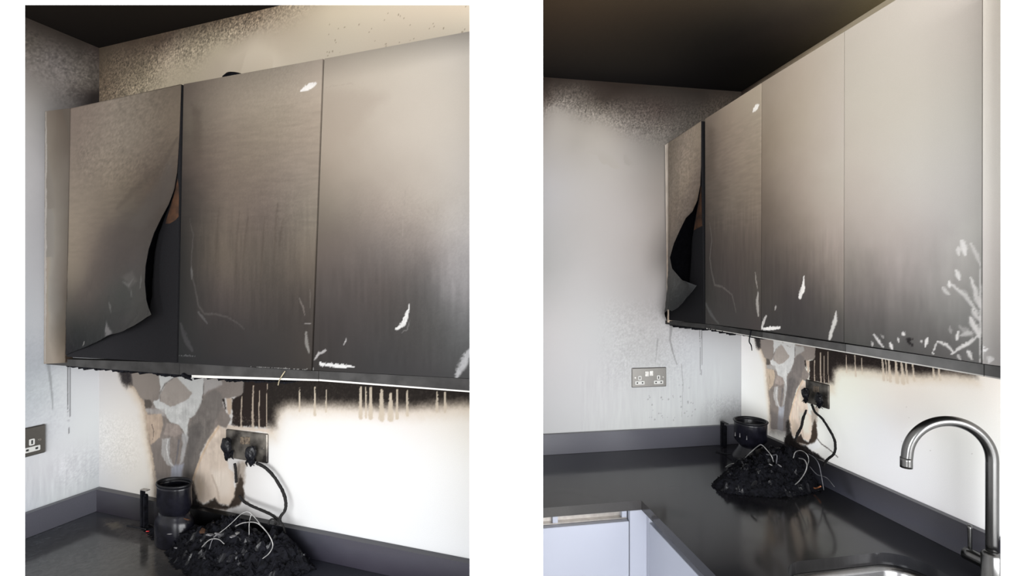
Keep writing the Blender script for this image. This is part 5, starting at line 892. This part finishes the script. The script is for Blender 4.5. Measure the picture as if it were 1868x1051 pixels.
# ------------------------------------------------------------------ what is left of the appliance
def debris(K, outline, peak, hole, label, seed, n, sz, extra=()):
    """charred heap: a rough mound with hundreds of flakes and crumbs fused into it"""
    r = random.Random(seed); bm = bmesh.new(); xs = [p[0] for p in outline]; ys = [p[1] for p in outline]; st = .0045
    nx = int((max(xs) - min(xs)) / st) + 1; ny = int((max(ys) - min(ys)) / st) + 1
    U, V = np.meshgrid(np.linspace(min(xs), max(xs), nx), np.linspace(min(ys), max(ys), ny)); u, v = U.ravel(), V.ravel()
    d = np.where(inside(u, v, outline), seg_dist(u, v, outline, 0, 0, True), -1.0); d = d + (fbm(u * 45, v * 45, seed) - .5) * .03
    d = np.where(np.hypot(u - hole[0], (v - hole[1]) / hole[3]) < hole[2], -1.0, d)
    pk = sum(hh * np.exp(-(((u - px) / rx) ** 2 + ((v - py) / ry) ** 2)) for px, py, rx, ry, hh in peak)
    edge = sstep(d / .035); Z = edge * (pk + .012) * (.55 + .9 * fbm(u * 38, v * 38, seed + 2)) + edge * .022 * (fbm(u * 120, v * 120, seed + 4, 3) - .35)
    Z = np.where(d > 0, np.maximum(Z, .0006), -.01).reshape(U.shape); vv = {}
    for j in range(ny - 1):
        for i in range(nx - 1):
            c = [(j, i), (j, i + 1), (j + 1, i + 1), (j + 1, i)]
            if any(Z[q] < 0 for q in c): continue
            bm.faces.new([vv.setdefault(q, bm.verts.new((U[q], V[q], Z[q]))) if q not in vv else vv[q] for q in c])
    ok = np.argwhere(Z > .003)
    for k in range(n):
        j, i = ok[r.randrange(len(ok))]; c = Vector((U[j, i], V[j, i], Z[j, i])); s = sz * r.uniform(.25, .9) * (2.0 if r.random() < .05 else 1)
        g = bmesh.ops.create_icosphere(bm, subdivisions=1, radius=1.0)
        M = Matrix.Rotation(r.uniform(0, 6.28), 4, Vector((r.gauss(0, 1), r.gauss(0, 1), r.gauss(0, 1))).normalized()); sc_ = (s, s * r.uniform(.3, .8), s * r.uniform(.08, .45))
        for q in g['verts']:
            p = M @ Vector((q.co.x * sc_[0] * r.uniform(.6, 1.3), q.co.y * sc_[1] * r.uniform(.6, 1.3), q.co.z * sc_[2])); p += c; p.z = max(p.z, .0006); q.co = p
    for v_ in [v_ for v_ in bm.verts if not v_.link_faces]: bm.verts.remove(v_)
    o = from_bm('burnt_debris', bm, [M_char, M_ash, M_charshine], None, K); o['kind'] = 'stuff'; tag(o, label, 'debris')
    for p in o.data.polygons:
        q = p.center; w = hash2(np.float64(round(q.x * 90)), np.float64(round(q.y * 90)), 5.0)
        p.material_index = 2 if w > .9 else 0
    return o
debris('A', [(.27, -.028), (.262, -.05), (.35, -.085), (.46, -.122), (.56, -.168), (.68, -.20), (.80, -.20), (.90, -.12), (.93, -.05), (.86, -.023), (.62, -.022), (.42, -.024)],
       [(.71, -.085, .13, .06, .062), (.83, -.06, .06, .045, .038), (.55, -.08, .1, .05, .03), (.64, -.06, .05, .04, .03)], (0.4541, -0.082, 0.063232, 0.6), 'heap of black burnt debris on the left kitchen worktop in front of the wall', 61, 900, .0075)
debris('B', [(.36, -.30), (.40, -.40), (.45, -.44), (.52, -.42), (.56, -.34), (.585, -.24), (.575, -.14), (.55, -.06), (.50, -.023), (.36, -.022), (.28, -.03), (.24, -.08), (.27, -.18)],
       [(.42, -.20, .10, .13, .066), (.49, -.32, .07, .09, .04), (.47, -.12, .07, .07, .055), (.36, -.09, .09, .06, .04)], (0.2715, -0.148, 0.07373600000000001, 1.0), 'heap of black burnt debris on the right kitchen worktop below the burnt socket', 71, 1300, .0090)
def pot(K, x, y, base, neck, shoulder, top, rb, rn, rs, rt, label, holes, oval=1.0):
    t = thing('charred_pot', label, 'pot', K, (x, y, 0)); c = (x, y, 0)
    bm = bmesh.new(); lathe(bm, [(.0005, .0008), (rb * .96, .0008), (rb, .006), (rb * 1.01, base), (rb * .93, base + .010), (rn * 1.05, neck - .006), (rn, neck), (.0005, neck)], c, 56); part('base', bm, M_pot, t, smooth=True)
    bm = bmesh.new(); lathe(bm, [(.0005, neck + .0004), (rn * .98, neck + .0004), (rn * 1.02, neck + .004), (rs, shoulder), (rt * .985, top - .012), (rt * .99, top - .006), (rt * .93, top - .006), (rt * .90, top - .012), (rt * .88, shoulder), (rn * .9, neck + .012), (.0005, neck + .012)], c, 56); cup = part('cup', bm, M_pot, t, smooth=True)
    bm = bmesh.new(); lathe(bm, [(rt * .985, top - .0075), (rt * 1.04, top - .004), (rt * 1.05, top), (rt * .99, top + .002), (rt * .93, top), (rt * .925, top - .0075)], c, 56); part('rim', bm, M_charshine, t, smooth=True)
    if oval != 1.0:
        for ch in t.children: ch.data.transform(Matrix.Diagonal((1, oval, 1, 1)))
    for i in range(holes):
        a = math.radians(-100 + 26 * i) ; r0 = rs * 1.006; bm = bmesh.new(); q = Vector((x + r0 * math.cos(a), y + r0 * math.sin(a), shoulder + .012 + .004 * (i % 2))); tube(bm, [q, q + Vector((0, 0, .016))], [.0022, .0010], 6, 1); part('drip_mark', bm, M_ash, t)
    return t
pot('A', 0.4541, -0.082, 0.0657, 0.0907, 0.1125, 0.1748, 0.0608, 0.0468, 0.0546, 0.0546, 'black charred cylindrical pot left standing in the left kitchen, by the wall', 0, .6)
pot('B', 0.2715, -0.148, 0.0364, 0.0821, 0.1073, 0.185, 0.0709, 0.0434, 0.0629, 0.064, 'black charred round pot standing behind the right kitchen debris heap', 3)
bm = bmesh.new()
def upright(K, p0, w, h, dpt, label):
    t = thing('charred_bracket', label, 'bracket', K, (p0[0], p0[1], 0)); x, y = p0
    bm = bmesh.new(); box(bm, x - w * .5, x - w * .12, y - dpt, y + dpt, .0006, h, .001); part('upright', bm, M_charshine, t)
    bm = bmesh.new(); box(bm, x + w * .12, x + w * .5, y - dpt, y + dpt, .0006, h * .86, .001); lump(bm, (x + w * .34, y, h * .86), (w * .24, dpt, h * .05), 3, .3, 2); part('upright', bm, M_char, t)
    bm = bmesh.new(); box(bm, x - w * .5, x + w * .9, y - dpt, y + dpt, h + .0002, h + .003, .0006); part('crossbar', bm, M_chan if K == 'A' else M_charshine, t)
upright('A', (0.2776, -.045), 0.02, 0.1144, .006, 'thin black upright bracket left of the charred pot in the left kitchen')
upright('B', (0.0511, -0.1262), 0.032, 0.1142, .007, 'thin black upright bracket left of the charred pot in the right kitchen')
def wire(K, pts, rad, material, label, group=None):
    bm = bmesh.new(); tube(bm, pts, rad, 7, 8, .12); o = from_bm('bare_wire', bm, material, None, K, True); tag(o, label, 'wire', group); return o
wire('A', [(0.6601, -0.13, 0.0763), (0.6903, -0.1233, 0.0985), (0.7132, -0.1167, 0.1195), (0.7324, -0.11, 0.1385), (0.7499, -0.1033, 0.1436), (0.7675, -0.0967, 0.1256), (0.7763, -0.09, 0.1074)], 0.00105, M_wire, 'pale wire bowed over the top of the left kitchen debris heap')
wire('A', [(0.7241, -0.12, 0.1105), (0.7559, -0.1217, 0.1252), (0.799, -0.1233, 0.1318), (0.8346, -0.125, 0.1132), (0.8536, -0.1267, 0.0883), (0.8446, -0.1283, 0.0667), (0.8246, -0.13, 0.0496)], 0.00135, M_wire, 'pale wire hooping down the right side of the left kitchen debris heap')
wire('A', [(0.632, -0.14, 0.0506), (0.6555, -0.1367, 0.072), (0.6804, -0.1333, 0.0759), (0.6981, -0.13, 0.065)], 0.0012, M_wire, 'short pale wire arched at the front of the left kitchen debris heap')
wire('A', [(0.6577, -0.14, 0.0495), (0.6583, -0.13, 0.0706), (0.6755, -0.12, 0.085)], 0.0009, M_wiregrey, 'thin grey wire sloping up the left kitchen debris heap')
wire('A', [(0.7713, -0.115, 0.1452), (0.768, -0.1175, 0.1257), (0.77, -0.12, 0.0949)], 0.00097, M_wire, 'short pale wire hanging straight down in the left kitchen debris heap')
wire('A', [(0.223, -0.06, 0.004), (0.2295, -0.0583, 0.004), (0.2613, -0.0567, 0.004), (0.3014, -0.055, 0.004)], 0.00225, M_charshine, 'black ring-shaped strip lying left of the left kitchen pot')
wire('A', [(0.7855, -0.06, 0.039), (0.7954, -0.055, 0.0269), (0.8064, -0.05, 0.017), (0.8279, -0.045, 0.0199)], 0.003, M_copper, 'orange-brown wire end at the right edge of the left kitchen debris')
wire('A', [(0.7618, -0.05, 0.0879), (0.7649, -0.0488, 0.0992), (0.7737, -0.0475, 0.1034), (0.7831, -0.0462, 0.0994), (0.7837, -0.045, 0.0891)], 0.00225, M_cord, 'black cord loop beside the upstand in the left kitchen')
wire('A', [(0.7784, -0.045, 0.0896), (0.7842, -0.0437, 0.0965), (0.7938, -0.0425, 0.0965), (0.8033, -0.0413, 0.0876), (0.8091, -0.04, 0.0681)], 0.00255, M_cord, 'black cord arch leaning on the upstand in the left kitchen')
wire('B', [(0.3586, -0.26, 0.0458), (0.3852, -0.2543, 0.0733), (0.411, -0.2486, 0.1036), (0.4465, -0.2429, 0.1393), (0.4598, -0.2371, 0.1475), (0.4831, -0.2314, 0.1338), (0.4983, -0.2257, 0.1178), (0.5008, -0.22, 0.0977)], 0.00165, M_wire, 'pale wire peaking over the middle of the right kitchen debris heap')
wire('B', [(0.5026, -0.14, 0.1074), (0.5095, -0.136, 0.1321), (0.5323, -0.132, 0.1446), (0.5544, -0.128, 0.1382), (0.5585, -0.124, 0.1192), (0.5473, -0.12, 0.0946)], 0.0015, M_wire, 'pale wire loop on the right of the right kitchen debris heap, the upper of two')
wire('B', [(0.5421, -0.15, 0.1217), (0.5758, -0.156, 0.1271), (0.5935, -0.162, 0.1107), (0.5854, -0.168, 0.0783), (0.5593, -0.174, 0.0386), (0.5253, -0.18, 0.0083)], 0.0018, M_wire, 'long pale wire hooping down at the right of the right kitchen debris heap')
wire('B', [(0.3298, -0.3, 0.021), (0.3566, -0.2933, 0.0426), (0.3942, -0.2867, 0.0557), (0.4187, -0.28, 0.0462)], 0.00165, M_wire, 'pale wire arched on the left of the right kitchen debris heap')
wire('B', [(0.3575, -0.3, 0.004), (0.3726, -0.29, 0.0232), (0.3874, -0.28, 0.0536)], 0.00135, M_wiregrey, 'thin grey wire standing at the left of the right kitchen debris heap')
wire('B', [(0.531, -0.1, 0.1304), (0.5573, -0.1, 0.1258), (0.5765, -0.1, 0.1107), (0.587, -0.1, 0.0812), (0.5994, -0.1, 0.0265)], 0.00165, M_wiregrey, 'grey wire dropping beside the upstand in the right kitchen')
wire('B', [(0.524, -0.09, 0.0809), (0.5515, -0.0833, 0.0616), (0.5864, -0.0767, 0.0628), (0.6136, -0.07, 0.0408)], 0.0015, M_wiregrey, 'grey wire trailing to the right along the right kitchen worktop')
wire('B', [(0.5243, -0.1, 0.0506), (0.5295, -0.0967, 0.0214), (0.5519, -0.0933, 0.0132), (0.576, -0.09, 0.0295)], 0.00255, M_copper, 'orange-brown wire loop at the right of the right kitchen debris')
wire('B', [(0.1047, -0.2, 0.004), (0.1214, -0.19, 0.004), (0.1514, -0.18, 0.0062), (0.1869, -0.17, 0.0176)], 0.00255, M_charshine, 'black hooped strip left of the right kitchen pot')
wire('B', [(0.3588, -0.13, 0.0981), (0.3766, -0.125, 0.1029), (0.4094, -0.12, 0.1119)], 0.00225, M_wire, 'short pale contact pin above the right kitchen debris heap')
wire('B', [(0.4631, -0.22, 0.1124), (0.4934, -0.22, 0.1193), (0.5179, -0.22, 0.1277), (0.5155, -0.22, 0.096)], 0.00195, M_wiregrey, 'bent grey contact strip in the middle of the right kitchen debris heap')
def flake(K, c, s, material, label, seed, group, name='ash_flake', cat='ash flake'):
    bm = bmesh.new(); lump(bm, (0, 0, 0), (s, s * .65, s * .28), seed, .5, 2); r = random.Random(seed); M = Matrix.Rotation(r.uniform(-.9, .9), 4, 'X') @ Matrix.Rotation(r.uniform(0, 3), 4, 'Z'); bmesh.ops.transform(bm, matrix=Matrix.Translation(Vector(c)) @ M, verts=bm.verts[:])
    o = from_bm(name, bm, material, None, K); tag(o, label, cat, group); return o
flake('A', (0.643, -0.125, 0.078), 0.0115, M_ash, 'large grey ash flake in the middle of the left kitchen debris heap', 80, None, 'ash_flake', 'ash flake')
flake('A', (0.734, -0.135, 0.0936), 0.008, M_ash, 'pale ash flake right of the middle of the left kitchen debris heap', 81, None, 'ash_flake', 'ash flake')
flake('A', (0.6747, -0.13, 0.0869), 0.01, M_ash, 'grey crumpled flake where the wires cross in the left kitchen debris heap', 82, None, 'ash_flake', 'ash flake')
flake('A', (0.7368, -0.125, 0.0973), 0.007, M_wire, 'small shiny metal scrap in the left kitchen debris heap', 83, None, 'metal_scrap', 'metal scrap')
flake('A', (0.5964, -0.11, 0.073), 0.012, M_wood, 'brown scorched scrap left of the grey flake in the left kitchen debris heap', 84, None, 'scorched_scrap', 'scrap')
flake('A', (0.5232, -0.125, 0.0215), 0.01, M_ash, 'bluish grey ash flake at the front left of the left kitchen debris heap', 85, None, 'ash_flake', 'ash flake')
flake('A', (0.4778, -0.112, 0.0491), 0.009, M_ash, 'grey ash flake at the foot of the left kitchen pot', 86, None, 'ash_flake', 'ash flake')
flake('A', (0.5464, -0.116, 0.0991), 0.008, M_wood, 'pale brown scrap against the right side of the left kitchen pot', 87, None, 'scorched_scrap', 'scrap')
flake('A', (0.317, -0.062, 0.004), 0.0048, M_red, 'small red plastic bit left of the foot of the left kitchen pot', 88, None, 'red_bit', 'plastic bit')
flake('B', (0.4796, -0.25, 0.078), 0.013, M_ash, 'large pale ash flake in the middle of the right kitchen debris heap', 89, None, 'ash_flake', 'ash flake')
flake('B', (0.5247, -0.25, 0.0977), 0.008, M_wire, 'small pale metal scrap right of the large flake in the right kitchen debris heap', 90, None, 'metal_scrap', 'metal scrap')
flake('B', (0.5323, -0.22, 0.0953), 0.009, M_ash, 'pale ash flake furthest right in the middle of the right kitchen debris heap', 91, None, 'ash_flake', 'ash flake')
flake('B', (0.5851, -0.36, 0.0613), 0.014, M_charshine, 'curled glossy black flake at the front of the right kitchen debris heap', 93, None, 'ash_flake', 'ash flake')
